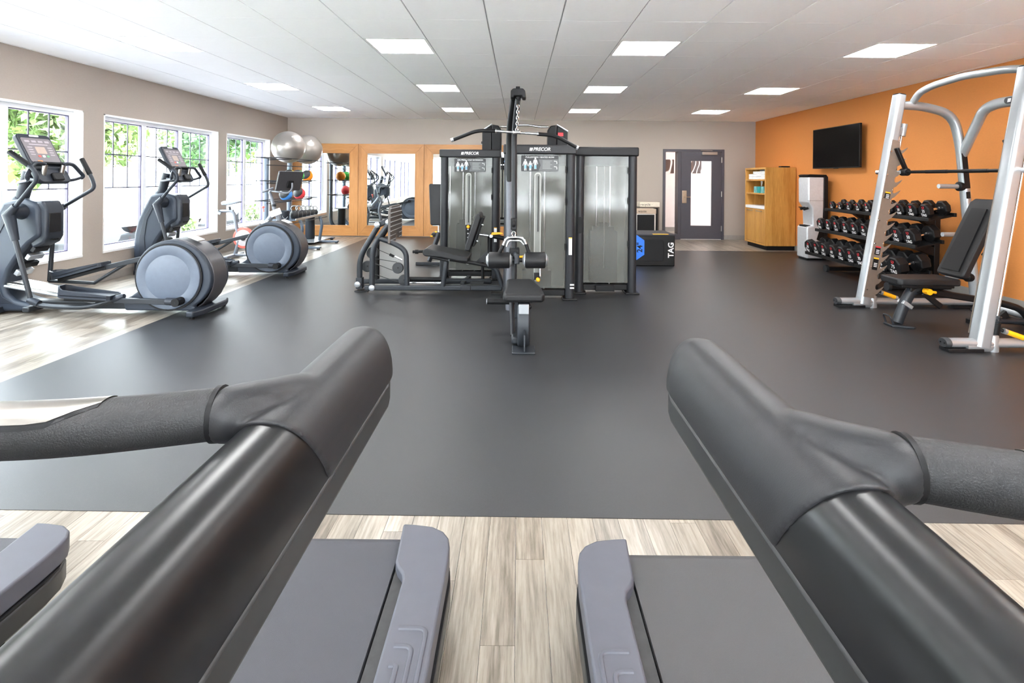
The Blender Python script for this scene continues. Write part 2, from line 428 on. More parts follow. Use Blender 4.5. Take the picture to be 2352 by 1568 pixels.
hidname = {-3: 'just ahead of the treadmill ends', -7: 'straight over the treadmills', -11: 'behind the treadmill consoles'}
rowname = {1: 'front row', 5: 'middle row', 9: 'back row'}
for k in LK:
    for j in LR:
        x0, y0 = GX0 + k * TS, GY0 + j * TS; vis = j in rowname
        lab = f'lit square ceiling light in the {rowname[j]}, {colname[k]}' if vis else f'lit square ceiling light {hidname[j]}, {colname[k]}'
        t = empty('ceiling_light', (x0 + TS / 2, y0 + TS / 2, ZC), lab, 'ceiling light', None if vis else 'ceiling lights above the treadmills')
        if vis: t['group'] = 'square ceiling lights'
        fr = MB()
        for a, b_ in (((x0 + gx, y0 + gy), (x0 + TS - gx, y0 + .03)), ((x0 + gx, y0 + TS - .03), (x0 + TS - gx, y0 + TS - gy)), ((x0 + gx, y0 + .03), (x0 + .03, y0 + TS - .03)), ((x0 + TS - .03, y0 + .03), (x0 + TS - gx, y0 + TS - .03))):
            fr.box((a[0], a[1], ZC), (b_[0], b_[1], ZC + .011))
        fr.build('frame', m_white, t, smooth=0)
        MB().box((x0 + .03, y0 + .03, ZC + .003), (x0 + TS - .03, y0 + TS - .03, ZC + .009)).build('diffuser', m_panel, t, smooth=0)

# ---- baseboards
for nm, a, b_ in (('baseboard_left', (XL, YR, 0), (XL + .008, YB, .1)), ('baseboard_right', (XR - .008, YR, 0), (XR, YB, .1)), ('baseboard_rear', (XL, YR, 0), (XR, YR + .008, .1))):
    tag(MB().box(a, b_).build(nm, m_base, bevel=.003), kind='structure')
bb = MB().box((XL, YB - .008, 0), (DX0 - .002, YB, .1)); bb.box((DX1 + .002, YB - .008, 0), (XR, YB, .1)); tag(bb.build('baseboard_back', m_base, bevel=.003), kind='structure')

# ---- windows
m_wframe = mat('window_vinyl', (226, 228, 232), .4, var=.01)
m_muntin = mat('window_muntin', (92, 92, 108), .4)
m_gasket = mat('window_gasket', (74, 66, 96), .5)
def window(name, axis, a, b, c, n, label, WZ0=WZ0, WZ1=WZ1):
    """window in a wall: opening a..b; c = wall face, outside is towards negative c"""
    def v(s, d, z): return (c + d, s, z) if axis == 'x' else (s, c + d, z)
    root = empty(name, v((a + b) / 2, -.1, WZ0), kind='structure'); root['label'] = label
    li = MB(); li.box(v(a, -TH, WZ0), v(b, .012, WZ0 + .03)); li.build('window_sill', m_white, root, bevel=.004)
    li = MB()
    for s0, s1, z0, z1 in ((a, a + .014, WZ0 + .03, WZ1), (b - .014, b, WZ0 + .03, WZ1), (a, b, WZ1 - .014, WZ1)):
        li.box(v(s0, -TH, z0), v(s1, .006, z1))
    li.build('window_lining', m_white, root, smooth=0)
    a2, b2, z0, z1 = a + .014, b - .014, WZ0 + .03, WZ1 - .014
    fr = MB()
    fr.box(v(a2, -.16, z0), v(a2 + .05, -.1, z1)); fr.box(v(b2 - .05, -.16, z0), v(b2, -.1, z1))
    fr.box(v(a2 + .05, -.16, z0), v(b2 - .05, -.1, z0 + .05)); fr.box(v(a2 + .05, -.16, z1 - .05), v(b2 - .05, -.1, z1))
    f = fr.build('window_frame', m_wframe, root, bevel=.004)
    wdt = (b2 - a2 - .1) / n
    for i in range(1, n):
        s = a2 + .05 + wdt * i; MB().box(v(s - .035, -.165, z0 + .05), v(s + .035, -.095, z1 - .05)).build('mullion', m_wframe, root, bevel=.004)
    for i in range(n):
        s0 = a2 + .05 + wdt * i + (.035 if i else 0); s1 = a2 + .05 + wdt * (i + 1) - (.035 if i < n - 1 else 0); y0, y1 = z0 + .05, z1 - .05
        sa = MB(); g = .012
        sa.box(v(s0, -.15, y0), v(s0 + g, -.115, y1)); sa.box(v(s1 - g, -.15, y0), v(s1, -.115, y1)); sa.box(v(s0 + g, -.15, y0), v(s1 - g, -.115, y0 + g)); sa.box(v(s0 + g, -.15, y1 - g), v(s1 - g, -.115, y1))
        sa.build('sash', m_gasket, root, smooth=0)
        MB().box(v(s0 + g, -.134, y0 + g), v(s1 - g, -.13, y1 - g)).build('pane', m_glass, root, smooth=0)
        mu = MB(); zr = y0 + (y1 - y0) * .46; zm = y0 + (y1 - y0) * .73; q = .008
        for kk in (1, 2):
            ss = s0 + (s1 - s0) * kk / 3; mu.box(v(ss - q, -.128, zr), v(ss + q, -.120, y1 - g))
        for zz in (zr, zm): mu.box(v(s0 + g, -.128, zz - q), v(s1 - g, -.120, zz + q))
        mu.build('muntin', m_muntin, root, smooth=0)
    return root
wlab = ['white two-light window beside the mirror corner', 'white three-light window behind the far elliptical', 'white three-light window behind the near elliptical', 'white window beside the treadmills', 'white window at the corner behind the treadmills']
for i, (a, b_, n) in enumerate(WIN_L): window(f'window_{i + 1}', 'x', a, b_, XL, n, wlab[i])
for i, (a, b_) in enumerate(WIN_R): window(f'window_{i + 6}', 'y', a, b_, YR, 3, f'white window in the wall the treadmills face, {["beside the window wall", "in the middle", "beside the orange wall"][i]}', RZ0, RZ1)

# ---- door with sidelight, corridor beyond
m_door = mat('door_slate', (74, 72, 80), .4, var=.03)
m_brass = mat('satin_nickel', (196, 180, 160), .3, 1.0)
def bx(px0, px1): return P(px0, 450, YB).x, P(px1, 450, YB).x
root = empty('door_1', (DX0, YB, 0), kind='structure'); root['label'] = 'slate grey door with a tall glass light and sidelight'
fw = .055; xm0, xm1 = bx(1556, 1563)
fr = MB(); fr.box((DX0, YB - .03, 0), (DX0 + fw, YB + TH, DZ1)); fr.box((DX1 - fw, YB - .03, 0), (DX1, YB + TH, DZ1)); fr.box((DX0 + fw, YB - .03, DZ1 - fw), (DX1 - fw, YB + TH, DZ1)); fr.box((xm0, YB - .03, 0), (xm1, YB + TH, DZ1 - fw))
fr.box((DX0 + fw, YB - .03, 0), (xm0, YB + TH, .12)); fr.build('door_frame', m_door, root, bevel=.004)
MB().box((DX0 + fw, YB + .04, .12), (xm0, YB + .046, DZ1 - fw)).build('sidelight_pane', m_glass, root, smooth=0)
lx0, lx1 = xm1 + .004, DX1 - fw - .004; gx0, gx1 = bx(1586, 1634); gz0, gz1 = P(1610, 518, YB).z, P(1610, 370, YB).z
lf = MB(); y0, y1 = YB - .02, YB + .03
lf.box((lx0, y0, .012), (gx0, y1, DZ1 - fw - .004)); lf.box((gx1, y0, .012), (lx1, y1, DZ1 - fw - .004)); lf.box((gx0, y0, .012), (gx1, y1, gz0)); lf.box((gx0, y0, gz1), (gx1, y1, DZ1 - fw - .004))
leaf = lf.build('door_leaf', m_door, root, smooth=0)
MB().box((gx0, YB, gz0), (gx1, YB + .006, gz1)).build('glass_light', m_glass, leaf, smooth=0)
h0 = P(1572, 452, YB - .03)
MB().box((h0.x - .05, YB - .032, h0.z - .14), (h0.x + .05, YB - .02, h0.z + .14)).build('lock_plate', m_brass, leaf, bevel=.004)
MB().tube(fillet([(h0.x, YB - .03, h0.z), (h0.x, YB - .075, h0.z), (h0.x + .12, YB - .075, h0.z - .005)], .02), .011).build('lever_handle', m_brass, leaf)
c0 = P(1630, 352, YB - .05)
MB().box((c0.x - .17, YB - .075, c0.z - .035), (c0.x + .17, YB - .021, c0.z + .03)).build('door_closer', m_steel, leaf, bevel=.004)
MB().beam((c0.x + .06, YB - .05, c0.z + .06), (c0.x - .2, YB - .06, c0.z + .065), .02, .012).build('closer_arm', m_steel, leaf)
for zz in (.25, 1.02, 1.78): MB().cyl((lx1 + .003, YB - .026, zz - .06), (lx1 + .003, YB - .026, zz + .06), .009).build('hinge', m_steel, leaf)
MB().box((lx0, YB - .016, .003), (lx1, YB + .026, .011)).build('door_sweep', m_white, leaf, smooth=0)
# corridor
CY = YB + TH
m_corr = mat('corridor_white', (232, 222, 220), .7, var=.01)
tag(MB().box((2.2, CY + 1.6, 0), (6.0, CY + 1.7, 2.6)).build('wall_corridor', m_corr, smooth=0), kind='structure')
tag(MB().box((2.2, CY, -.1), (6.0, CY + 1.6, -.001)).build('floor_corridor', m_plank, smooth=0), kind='structure')
tag(MB().box((2.2, CY, 2.5), (6.0, CY + 1.7, 2.6)).build('ceiling_corridor', m_ceil, smooth=0), kind='structure')
ends = MB().box((2.1, CY, 0), (2.2, CY + 1.7, 2.6)); tag(ends.build('wall_corridor_left', m_corr, smooth=0), kind='structure')
tag(MB().box((6.0, CY, 0), (6.1, CY + 1.7, 2.6)).build('wall_corridor_right', m_corr, smooth=0), kind='structure')
tag(MB().box((2.2, CY + 1.588, 0), (6.0, CY + 1.6, .11)).build('baseboard_corridor', m_base, smooth=0), kind='structure')
lt = empty('corridor_light', (4.2, CY + .7, 2.5), 'lit ceiling panel in the corridor beyond the door', 'ceiling light')
MB().box((3.3, CY + .3, 2.485), (5.0, CY + 1.0, 2.5)).build('frame', m_white, lt, smooth=0)
MB().box((3.33, CY + .33, 2.48), (4.97, CY + .97, 2.486)).build('diffuser', emitter('corridor_diffuser', (255, 245, 240), 3.0), lt, smooth=0)
# two dark abstract pictures on the corridor wall
def art_mat(name, seed):
    m = bpy.data.materials.new(name); m.use_nodes = True; t = m.node_tree; p = t.nodes['Principled BSDF']; L = t.links.new
    tcn = t.nodes.new('ShaderNodeTexCoord'); mp = t.nodes.new('ShaderNodeMapping'); mp.inputs['Location'].default_value = (seed, seed * 2, seed); L(tcn.outputs['Object'], mp.inputs[0])
    wv = t.nodes.new('ShaderNodeTexWave'); wv.inputs['Scale'].default_value = 1.7; wv.inputs['Distortion'].default_value = 14; wv.inputs['Detail'].default_value = 1; L(mp.outputs[0], wv.inputs[0])
    r = t.nodes.new('ShaderNodeValToRGB'); e = r.color_ramp.elements; e[0].color = lin((58, 38, 36)); e[0].position = .6; e[1].color = lin((235, 228, 224)); e[1].position = .97
    e2 = e.new(.85); e2.color = lin((84, 62, 58)); L(wv.outputs[0], r.inputs[0]); L(r.outputs[0], p.inputs['Base Color']); return m
for nm_, lab, p0, p1, sd in (('picture', 'dark abstract canvas seen through the sidelight', (1508, 366), (1548, 398), .3), ('picture', 'dark abstract canvas seen through the door glass', (1580, 368), (1611, 398), 1.9)):
    ya = CY + 1.57; a, b_ = P(*p0, ya), P(*p1, ya)
    t = empty(nm_, ((a.x + b_.x) / 2, ya, b_.z), lab, 'picture')
    MB().box((a.x, ya, b_.z), (b_.x, ya + .028, a.z)).build('canvas', art_mat('abstract_print', sd), t, smooth=0)
    MB().box((a.x + .02, ya + .026, b_.z + .02), (b_.x - .02, ya + .03, a.z - .02)).build('stretcher', m_oak, t, smooth=0)

# ---- framed mirrors on the back wall
FW = 1.468; fx0 = PX(822, YB - .03) - FW
mlab = ['oak framed wall mirror behind the ball rack, beside the windows', 'oak framed wall mirror behind the leg press footplate', 'oak framed wall mirror partly hidden by the leg press weight tower', 'oak framed wall mirror hidden behind the pulldown tower']
ZT, ZB = P(900, 331, YB).z, .018
for i in range(4):
    a = fx0 + i * FW + .003; b_ = a + FW - .006; bw = .2; Y0, Y1 = YB - .035, YB - .0005
    ia, ib, iz0, iz1 = a + bw, b_ - bw, ZB + .235, ZT - .215
    t = empty('wall_mirror', ((a + b_) / 2, YB, 0), mlab[i], 'mirror', 'oak framed wall mirrors')
    g = .0015
    MB().prism([(a, ZB), (a, ZT), (ia - g, iz1), (ia - g, iz0)], 'y', Y0, Y1).build('frame_board', m_oak, t, bevel=.002)
    MB().prism([(b_, ZB), (b_, ZT), (ib + g, iz1), (ib + g, iz0)], 'y', Y0, Y1).build('frame_board', m_oak, t, bevel=.002)
    MB().prism([(a + g, ZT), (b_ - g, ZT), (ib, iz1 + g), (ia, iz1 + g)], 'y', Y0, Y1).build('frame_board', m_oakx, t, bevel=.002)
    MB().prism([(a + g, ZB), (b_ - g, ZB), (ib, iz0 - g), (ia, iz0 - g)], 'y', Y0, Y1).build('frame_board', m_oakx, t, bevel=.002)
    MB().box((ia - .005, YB - .02, iz0 - .005), (ib + .005, YB - .004, iz1 + .005)).build('mirror_glass', m_mirror, t, smooth=0)
# ================================================================== treadmills (the camera stands between two of them)
m_belt_w = mat('belt_weave', (62, 62, 69), .55, var=.1, scale=900, bump=.9, bscale=1100)
m_belt_p = mat('belt_plain', (64, 64, 66), .6, var=.07, scale=500, bump=.35, bscale=700)
m_rail_in = mat('deck_underlay', (44, 44, 45), .6, var=.25, scale=40)
HS, HT = 0.330, 0.245      # seam and crown of the arm below the camera height

def arm_section(side, grow=0.0, hw=0.048, low=0.039):
    """cross-section (x offset, z) of a handrail: domed top, short vertical sides; z=0 at the seam"""
    pts = []
    n = 18
    dome = HS - HT
    for k in range(n + 1):
        a = math.pi * k / n
        pts.append(((hw + grow) * math.copysign(abs(math.cos(a)) ** .85, math.cos(a)), (dome + grow) * math.sin(a) ** .9 if 0 < k < n else 0.0))
    pts += [(-hw * .96 - grow, -low), (-hw * .55, -low - .018), (hw * .55, -low - .018), (hw * .96 + grow, -low)]
    return pts
def sweep(sections):
    """loft closed sections, each a list of world points"""
    mb = MB(); n = len(sections[0]); vs = [p for s_ in sections for p in s_]; fs = []
    for i in range(len(sections) - 1):
        for k in range(n): fs.append((i*n+k, i*n+(k+1)%n, (i+1)*n+(k+1)%n, (i+1)*n+k))
    fs.append(tuple(range(n))[::-1]); fs.append(tuple(range((len(sections)-1)*n, len(sections)*n)))
    return mb.add(vs, fs)
ZS = CH - HS

def treadmill(xc, dy, arm_off, tip, joint, bar_y, belt, label, yfront=-.42):
    t = empty('treadmill', (xc, .6 + dy, 0), label, 'treadmill', 'treadmills facing away from the room')
    yend = 1.70 + dy
    # deck: frame, belt, rear roller, side rails
    MB().box((xc - .39, yfront, .05), (xc + .39, yend - .1, .165)).build('deck_frame', m_blackm, t, bevel=.006)
    bl = MB().prism([(yfront + .1, .19), (yend - .055, .19), (yend - .03, .183), (yend - .017, .165), (yend - .014, .14), (yend - .03, .105), (yend - .06, .1), (yfront + .1, .1)], 'x', xc - .28, xc + .28)
    bl.build('running_belt', belt, t, bevel=.0)
    MB().cyl((xc - .37, yend - .055, .145), (xc + .37, yend - .055, .145), .036).build('rear_roller', m_blackm, t)
    for s_ in (-1, 1):
        MB().box((xc + s_ * .286, yfront + .1, .166), (xc + s_ * .33, yend - .16, .186)).build('inner_rail', m_rail_in, t, smooth=0)
        # side rail seen from above
        q = [(.243, 0), (.285, -.003), (.34, -.012), (.378, -.035), (.398, -.065), (.406, -.1), (.41, -.16), (.41, yfront - yend + .1), (.292, yfront - yend + .1), (.292, -.30), (.292, -.235), (.285, -.212), (.268, -.19), (.256, -.165), (.254, -.14)]
        poly = [(xc + s_ * (a + .03), yend + b_) for a, b_ in q]
        r = MB().prism(poly, 'z', .15, .215).build('side_rail', m_deck, t, bevel=.007, seg=3)
        q2 = [(.25, -.03), (.34, -.03), (.385, -.055), (.408, -.1), (.417, -.16), (.417, yfront - yend + .1), (.3, yfront - yend + .1), (.3, -.2), (.25, -.16)]
        MB().prism([(xc + s_ * (a + .03), yend + b_) for a, b_ in q2], 'z', .075, .142).build('rail_skirt', m_tside, t, bevel=.008, seg=3)
        MB().prism([(xc + s_ * (a + .029), yend + b_ - .004) for a, b_ in q2], 'z', .143, .149).build('rail_groove', m_black, t, smooth=0)
        for i in range(3):   # foot grips pressed into the rail
            x1 = .418 - .026 * i; yy = yend - .395 - .05 * i
            path = fillet([(xc + s_ * .348, yy, .215), (xc + s_ * x1, yy, .215), (xc + s_ * x1, yy - .30 + .05 * i, .215)], .022, 6)
            MB().tube(path, .0062, 8, sy=.7).build('grip_ridge', m_deck, r)
        MB().box((xc + s_ * .33, yend - .3, 0), (xc + s_ * .39, yend - .22, .08)).build('foot', m_black, t, bevel=.006)
        MB().box((xc + s_ * .33, yfront + .12, 0), (xc + s_ * .39, yfront + .2, .08)).build('foot', m_black, t, bevel=.006)
    # motor hood, uprights, console
    MB().prism([(yfront - .05, .03), (yfront - .05, .16), (yfront + .05, .27), (yfront + .25, .28), (yfront + .34, .22), (yfront + .36, .05)], 'x', xc - .4, xc + .4).build('motor_hood', m_tside, t, bevel=.02, seg=3)
    MB().prism([(-.16, ZS - .03), (-.24, ZS + .34), (-.2, ZS + .36), (-.02, ZS + .06), (.05, ZS - .02), (.02, ZS - .07)], 'x', xc - .31, xc + .31).build('console', m_tbeam, t, bevel=.015, seg=3)
    MB().plate(rrect(.5, .26, .02), (xc, -.115, ZS + .215), (1, 0, 0), (0, -.5, .86), .004).build('display', m_black, t)
    for s_ in (-1, 1):
        ax = xc + s_ * arm_off
        MB().tube(fillet([(xc + s_ * .375, yfront + .1, .1), (xc + s_ * .36, -.2, .55), (ax, -.12, ZS - .02)], .15), .034, 14, sx=1.3).build('upright', m_tside, t)
        # gloss shell of the arm, from the upright to under the grip
        secs = []
        for yy in (-.14, -.05, .1, .25, .4, joint - .02, joint + .06):
            secs.append([Vector((ax + a * s_, yy, ZS + b_)) for a, b_ in arm_section(s_, -.0015) if True])
        arm = sweep(secs).build('handrail', m_tbeam, t, smooth=50)
        secs = []
        for yy in (-.14, joint + .05, tip - .06, tip - .03):
            f = 1.0 if yy < tip - .05 else .9
            secs.append([Vector((ax + a * s_ * f, yy, ZS + b_)) for a, b_ in [(.0485, -.001), (.0485, -.036), (.03, -.055), (-.03, -.055), (-.0485, -.036), (-.0485, -.001)]])
        sweep(secs).build('handrail_underside', m_tside, t, bevel=.004)
        # rubber grip: arm end and the branch to the crossbar in one moulded piece
        secs = []; L_ = tip - joint
        for i in range(15):
            u = i / 14.0; yy = joint + L_ * u; tp = 1.0 - .04 * u; e = max(0, (u - .88) / .12); rd = math.sqrt(max(0.0, 1 - e * e)) * .80 + .20 if e < 1 else .2
            base = arm_section(s_, .0025, low=.004)
            ring = []
            for a, b_ in base:
                dip = -.055 * max(0, b_) / (HS - HT) if i == 0 else (-.055 * max(0, b_) / (HS - HT)) * max(0, 1 - u * 2.2)
                ring.append(Vector((ax + a * s_ * tp * (rd ** .6), yy + dip + .05 * (1 - u) ** 6 * (abs(a) > .03 and b_ < .02) * 0, ZS + max(b_, -.002) * rd)))
            secs.append(ring)
        g = sweep(secs)
        zb = CH - .247
        inner = ax - s_ * .05
        bx0 = xc + s_ * (arm_off - .056)
        g.tube(spline([(bx0, bar_y, zb), (bx0 + s_ * .012, bar_y + .002, zb - .001), (bx0 + s_ * .034, bar_y + .03, zb - .008), (ax - s_ * .010, bar_y + .085, zb - .022), (ax + s_ * .0, bar_y + .15, zb - .046)], 8), [.0265 + .0045 * min(1, k / 14) for k in range(33)], 20)
        ob = g.build('hand_grip', m_tgrip, t, smooth=0)
        md = ob.modifiers.new('remesh', 'REMESH'); md.mode = 'VOXEL'; md.voxel_size = .0028; md.use_smooth_shade = True
        ms = ob.modifiers.new('smooth', 'SMOOTH'); ms.factor = .5; ms.iterations = 14
    # crossbar with pulse sensors
    zb = CH - .247; xb = arm_off - .054
    path = spline([(xc - xb, bar_y, zb), (xc - xb * .55, bar_y - .038, zb), (xc, bar_y - .045, zb), (xc + xb * .55, bar_y - .038, zb), (xc + xb, bar_y, zb)], 10)
    MB().tube(path, .0258, 22).build('crossbar', mat('foam_sleeve', (32, 32, 34), .6, var=.12, scale=300, bump=.4, bscale=600), t)
    for s_ in (-1, 1):
        MB().lathe([(.0262, -.002), (.0282, -.001), (.0282, .004), (.0262, .005)], (xc + s_ * (xb - .004), bar_y - .0005, zb), (s_, .12, 0), 26).build('collar', m_black, t)
        sp_ = [p for p in path if xb * .02 < (p.x - xc) * s_ < xb * .74]
        sp_.sort(key=lambda p: abs(p.x - xc))
        for nm_, rr, z_, a0, a1, mm in (('sensor_gasket', .0264, 0, 22, 172, m_black), ('pulse_sensor', .0270, 0, 34, 160, mat('sensor_steel', (150, 145, 140), .3, 1.0))):
            q = MB(); vs = []; nseg = 14
            for i, p in enumerate(sp_):
                u = i / (len(sp_) - 1); sh = 0 if u < .82 else (u - .82) / .18 * 40
                for k in range(nseg + 1):
                    a = math.radians(a0 + sh + (a1 - a0 - 2 * sh) * k / nseg)
                    vs.append(p + Vector((0, math.cos(a) * rr * -1, math.sin(a) * rr)))
                for k in range(nseg + 1):
                    a = math.radians(a1 - sh - (a1 - a0 - 2 * sh) * k / nseg)
                    vs.append(p + Vector((0, math.cos(a) * (rr - .003) * -1, math.sin(a) * (rr - .003))))
            w_ = 2 * (nseg + 1); fs = []
            for i in range(len(sp_) - 1):
                for k in range(w_): fs.append((i*w_+k, i*w_+(k+1)%w_, (i+1)*w_+(k+1)%w_, (i+1)*w_+k))
            fs.append(tuple(range(w_))[::-1]); fs.append(tuple(range((len(sp_)-1)*w_, len(sp_)*w_)))
            q.add(vs, fs).build(nm_, mm, t)
    return t
treadmill(-.637, 0.0, .384, .897, .575, .545, m_belt_w, 'dark grey treadmill whose steel pulse sensor shows, woven belt')
treadmill(.619, -.06, .338, .855, .473, .455, m_belt_p, 'dark grey treadmill with a plain belt, nearer the orange wall')
treadmill(-1.815, -.01, .384, .897, .575, .545, m_belt_w, 'dark grey treadmill nearest the windows, only its rear corner in view')
# ================================================================== ellipticals beside the windows
def elliptical(label):
    yc = 5.12
    t = empty('elliptical_trainer', (-4.0, yc, 0), label, 'elliptical', 'ellipticals by the windows')
    N, Fr = yc - .22, yc + .22
    def Q(px, py, Y): return P(px, py, Y)
    # front shroud
    sh = [(-5.13, .02), (-5.14, .3), (-5.13, .54), (-5.09, .72), (-5.02, .88), (-4.92, 1.07), (-4.75, 1.10), (-4.60, 1.06), (-4.57, 1.0), (-4.56, .74), (-4.66, .67), (-4.76, .56), (-4.85, .42), (-4.895, .28), (-4.87, .19), (-4.80, .13), (-4.64, .09), (-4.61, .02)]
    body = MB().prism(sh, 'y', yc - .125, yc + .125).build('front_shroud', m_shroud, t, bevel=.035, seg=4)
    # darker side panel lines and bottle holder pod
    ins = [(-5.05, .10), (-5.055, .5), (-4.99, .78), (-4.90, .93), (-4.87, .90), (-4.95, .74), (-4.985, .5), (-4.97, .30), (-4.90, .16), (-4.80, .1)]
    for s_, a in ((-1, yc - .131), (1, yc + .125)): MB().prism(ins, 'y', a, a + .006).build('side_inlay', m_shroud2, body, bevel=.004)
    MB().prism([(-4.70, .70), (-4.72, 1.04), (-4.56, 1.08), (-4.515, 1.0), (-4.515, .73), (-4.55, .67), (-4.65, .62)], 'y', yc - .10, yc + .10).build('accessory_pod', m_shroud2, t, bevel=.02, seg=3)
    MB().box((-4.53, yc - .075, .77), (-4.508, yc + .055, .96)).build('bottle_holder', m_black, t, bevel=.006)
    for k in range(3): MB().cyl((-4.53, yc - .03 + .03 * k, .70), (-4.511, yc - .03 + .03 * k, .70), .008, n=10).build('jack', m_black, t)
    # rear vents down the column
    for k in range(4):
        x, z = -4.655 - .052 * k, .61 - .075 * k
        MB().beam((x, yc - .09, z), (x, yc + .07, z), .04, .055, (.55, 0, .83)).build('vent_louvre', m_silver if k % 2 else m_black, t, bevel=.006)
    # shoulder hub on which the arms swing
    MB().lathe([(.02, -.235), (.05, -.225), (.055, -.2), (.06, -.16), (.075, -.13), (.085, -.05), (.085, .05), (.075, .13), (.06, .16), (.055, .2), (.05, .225), (.02, .235)], (-4.735, yc, .975), (0, 1, 0), 24).build('arm_axle', m_shroud2, t)
    # neck and console
    MB().tube([(-4.86, yc, 1.05), (-4.77, yc, 1.36)], .058, 18, sx=.9).build('neck', m_shroud2, t)
    MB().tube([(-4.875, yc, 1.02), (-4.845, yc, 1.10)], .072, 18).build('neck_boot', m_shroud, t)
    d = Vector((-.46, 0, .888)).normalized(); n_ = Vector((.888, 0, .46)).normalized(); o_ = Vector((-4.66, yc, 1.545))
    ax = Vector((0, 1, 0))
    con = MB().plate(rrect(.36, .40, .045), o_ - n_ * .05 + d * .0, ax, d, .05).build('console', m_shroud2, t, bevel=.012, seg=3)
    MB().plate(rrect(.36, .16, .05), o_ - n_ * .045 - d * .25, ax, d, .05).build('console_base', m_shroud2, t, bevel=.015, seg=3)
    MB().plate(rrect(.10, .018, .008), o_ + n_ * .0006 + d * .178, ax, d, .002).build('carry_slot', m_white, con)
    MB().plate(rrect(.315, .26, .02), o_ + n_ * .0005 + d * .022, ax, d, .003).build('keypad', mat('keypad_grey', (112, 106, 110), .45), con)
    MB().plate(rrect(.105, .075, .006), o_ + n_ * .0036 + d * .02 + ax * -.0, ax, d, .001).build('display', mat('lcd_tan', (168, 150, 138), .3), con)
    cols = {(-1, 0): mat('button_red', (214, 84, 72), .5), (1, 0): mat('button_green', (92, 158, 112), .5), (0, 0): m_white}
    for i in range(-1, 2): MB().plate(rrect(.028, .022, .005), o_ + n_ * .0036 - d * .045 + ax * i * .045, ax, d, .002).build('button', cols[(i, 0)], con)
    m_key = mat('button_grey', (158, 150, 156), .5)
    for k in range(4): MB().plate(rrect(.05, .022, .005), o_ + n_ * .0036 + d * .115 + ax * (-.105 + .07 * k), ax, d, .0015).build('button', m_key, con)
    MB().plate(rrect(.2, .012, .004), o_ + n_ * .0036 + d * .082, ax, d, .0015).build('status_strip', m_key, con)
    for k in range(4):
        for s_ in (-1, 1): MB().plate(rrect(.05, .012, .004), o_ + n_ * .0036 + d * (.05 - .026 * k) + ax * s_ * .105, ax, d, .0015).build('button', m_key, con)
    MB().beam(o_ + n_ * .018 - d * .13 - ax * .17, o_ + n_ * .018 - d * .13 + ax * .17, .035, .022, d).build('reading_ledge', m_black, con, bevel=.005)
    MB().plate(rrect(.05, .02, .004), o_ + n_ * .038 - d * .122 - ax * .11, ax, d, .002).build('sticker', mat('orange_sticker', (224, 132, 74), .5), con)
    # cup holder and fixed handles
    MB().plate(rrect(.12, .08, .02), o_ + n_ * .004 - d * .275 + ax * .02, ax, d, .03).build('cup_holder', m_black, t, bevel=.008)
    for s_ in (-1, 1):
        y1 = yc + s_ * .10
        knob = Vector((-4.555, y1, 1.275))
        MB().tube(fillet([(-4.74, yc + s_ * .05, 1.285), (-4.62, y1, 1.268), knob], .03), .018).build('handle_stem', m_shroud2, t)
        MB().lathe([(.022, 0), (.033, .01), (.036, .035), (.03, .06), (.022, .075)], knob + Vector((-.02, 0, -.02)), (.25, 0, 1), 16).build('handle_joint', m_shroud2, t)
        MB().cyl(knob + Vector((0, 0, .05)), knob + Vector((.02, 0, .15)), .022).build('pulse_sensor', m_steel, t)
        gp = fillet([knob + Vector((.02, 0, .15)), knob + Vector((.02, s_ * .05, .165)), knob + Vector((.02, s_ * .12, .155)), knob + Vector((.045, s_ * .215, .04)), knob + Vector((.03, s_ * .19, .015))], .03)
        MB().tube(gp, .0185).build('fixed_handle', m_shroud2, t)
        MB().tube(fillet([knob + Vector((.045, s_ * .215, .035)), knob + Vector((.0, s_ * .15, .0)), (-4.80, yc + s_ * .09, 1.25), (-4.86, yc + s_ * .02, 1.25)], .06), .014).build('handle_loop', m_shroud2, t)
    # swinging arms: near arm tipped back, far arm forward
    def arm(s_, pivot, low, up, gripb, gript):
        h = MB().lathe([(.03, -.03), (.045, -.025), (.05, 0), (.045, .03), (.03, .035)], Vector(pivot), (0, 1, 0), 18).build('arm_hub', m_shroud, t)
        pv = Vector(pivot)
        MB().tube([Vector(low) * .3 + pv * .7, pv, Vector(up) * .25 + pv * .75], [.03, .05, .03], 14).build('arm_socket', m_shroud2, t)
        MB().tube([pv, Vector(low)], .021).build('lower_arm', m_dark, t)
        MB().tube(fillet([pv, Vector(up), Vector(gripb), Vector(gript)], .09, 8), .0185).build('upper_arm', m_shroud2, t)
        g0 = Vector(gripb) * .8 + Vector(gript) * .2
        dd = (Vector(gript) - g0)
        MB().tube([g0, g0 + dd * .03, g0 + dd * .97, Vector(gript)], [.021, .024, .024, .016], 14).build('arm_grip', m_black, t)
    na = dict(pivot=Q(20, 493, N - .02), low=Q(71, 690, N - .02), up=Q(86, 412, N - .06), gripb=Q(78, 388, N - .07), gript=Q(21, 348, N - .07))
    arm(-1, **na)
    fa = dict(pivot=Q(125, 486, Fr + .06), low=Q(114, 645, Fr + .06), up=Q(218, 432, Fr + .1), gripb=Q(212, 410, Fr + .11), gript=Q(187, 364, Fr + .11))
    arm(1, **fa)
    # rear drum
    R, cx, cz = .345, -3.29, .375
    prof = []
    for k in range(28):
        a = math.radians(205 - k * (205 + 55) / 27); bulge = 1 + .13 * max(0, math.cos(a + .35)) ** 2
        prof.append((cx + R * bulge * math.cos(a), max(.05, cz + R * math.sin(a))))
    prof += [(-3.02, .05), (-3.72, .05), (-3.74, .15), (-3.66, .19)]
    dr = MB().prism(prof, 'y', yc - .155, yc + .155).build('drum_housing', m_shroud, t, bevel=.03, seg=4)
    wr_ = []
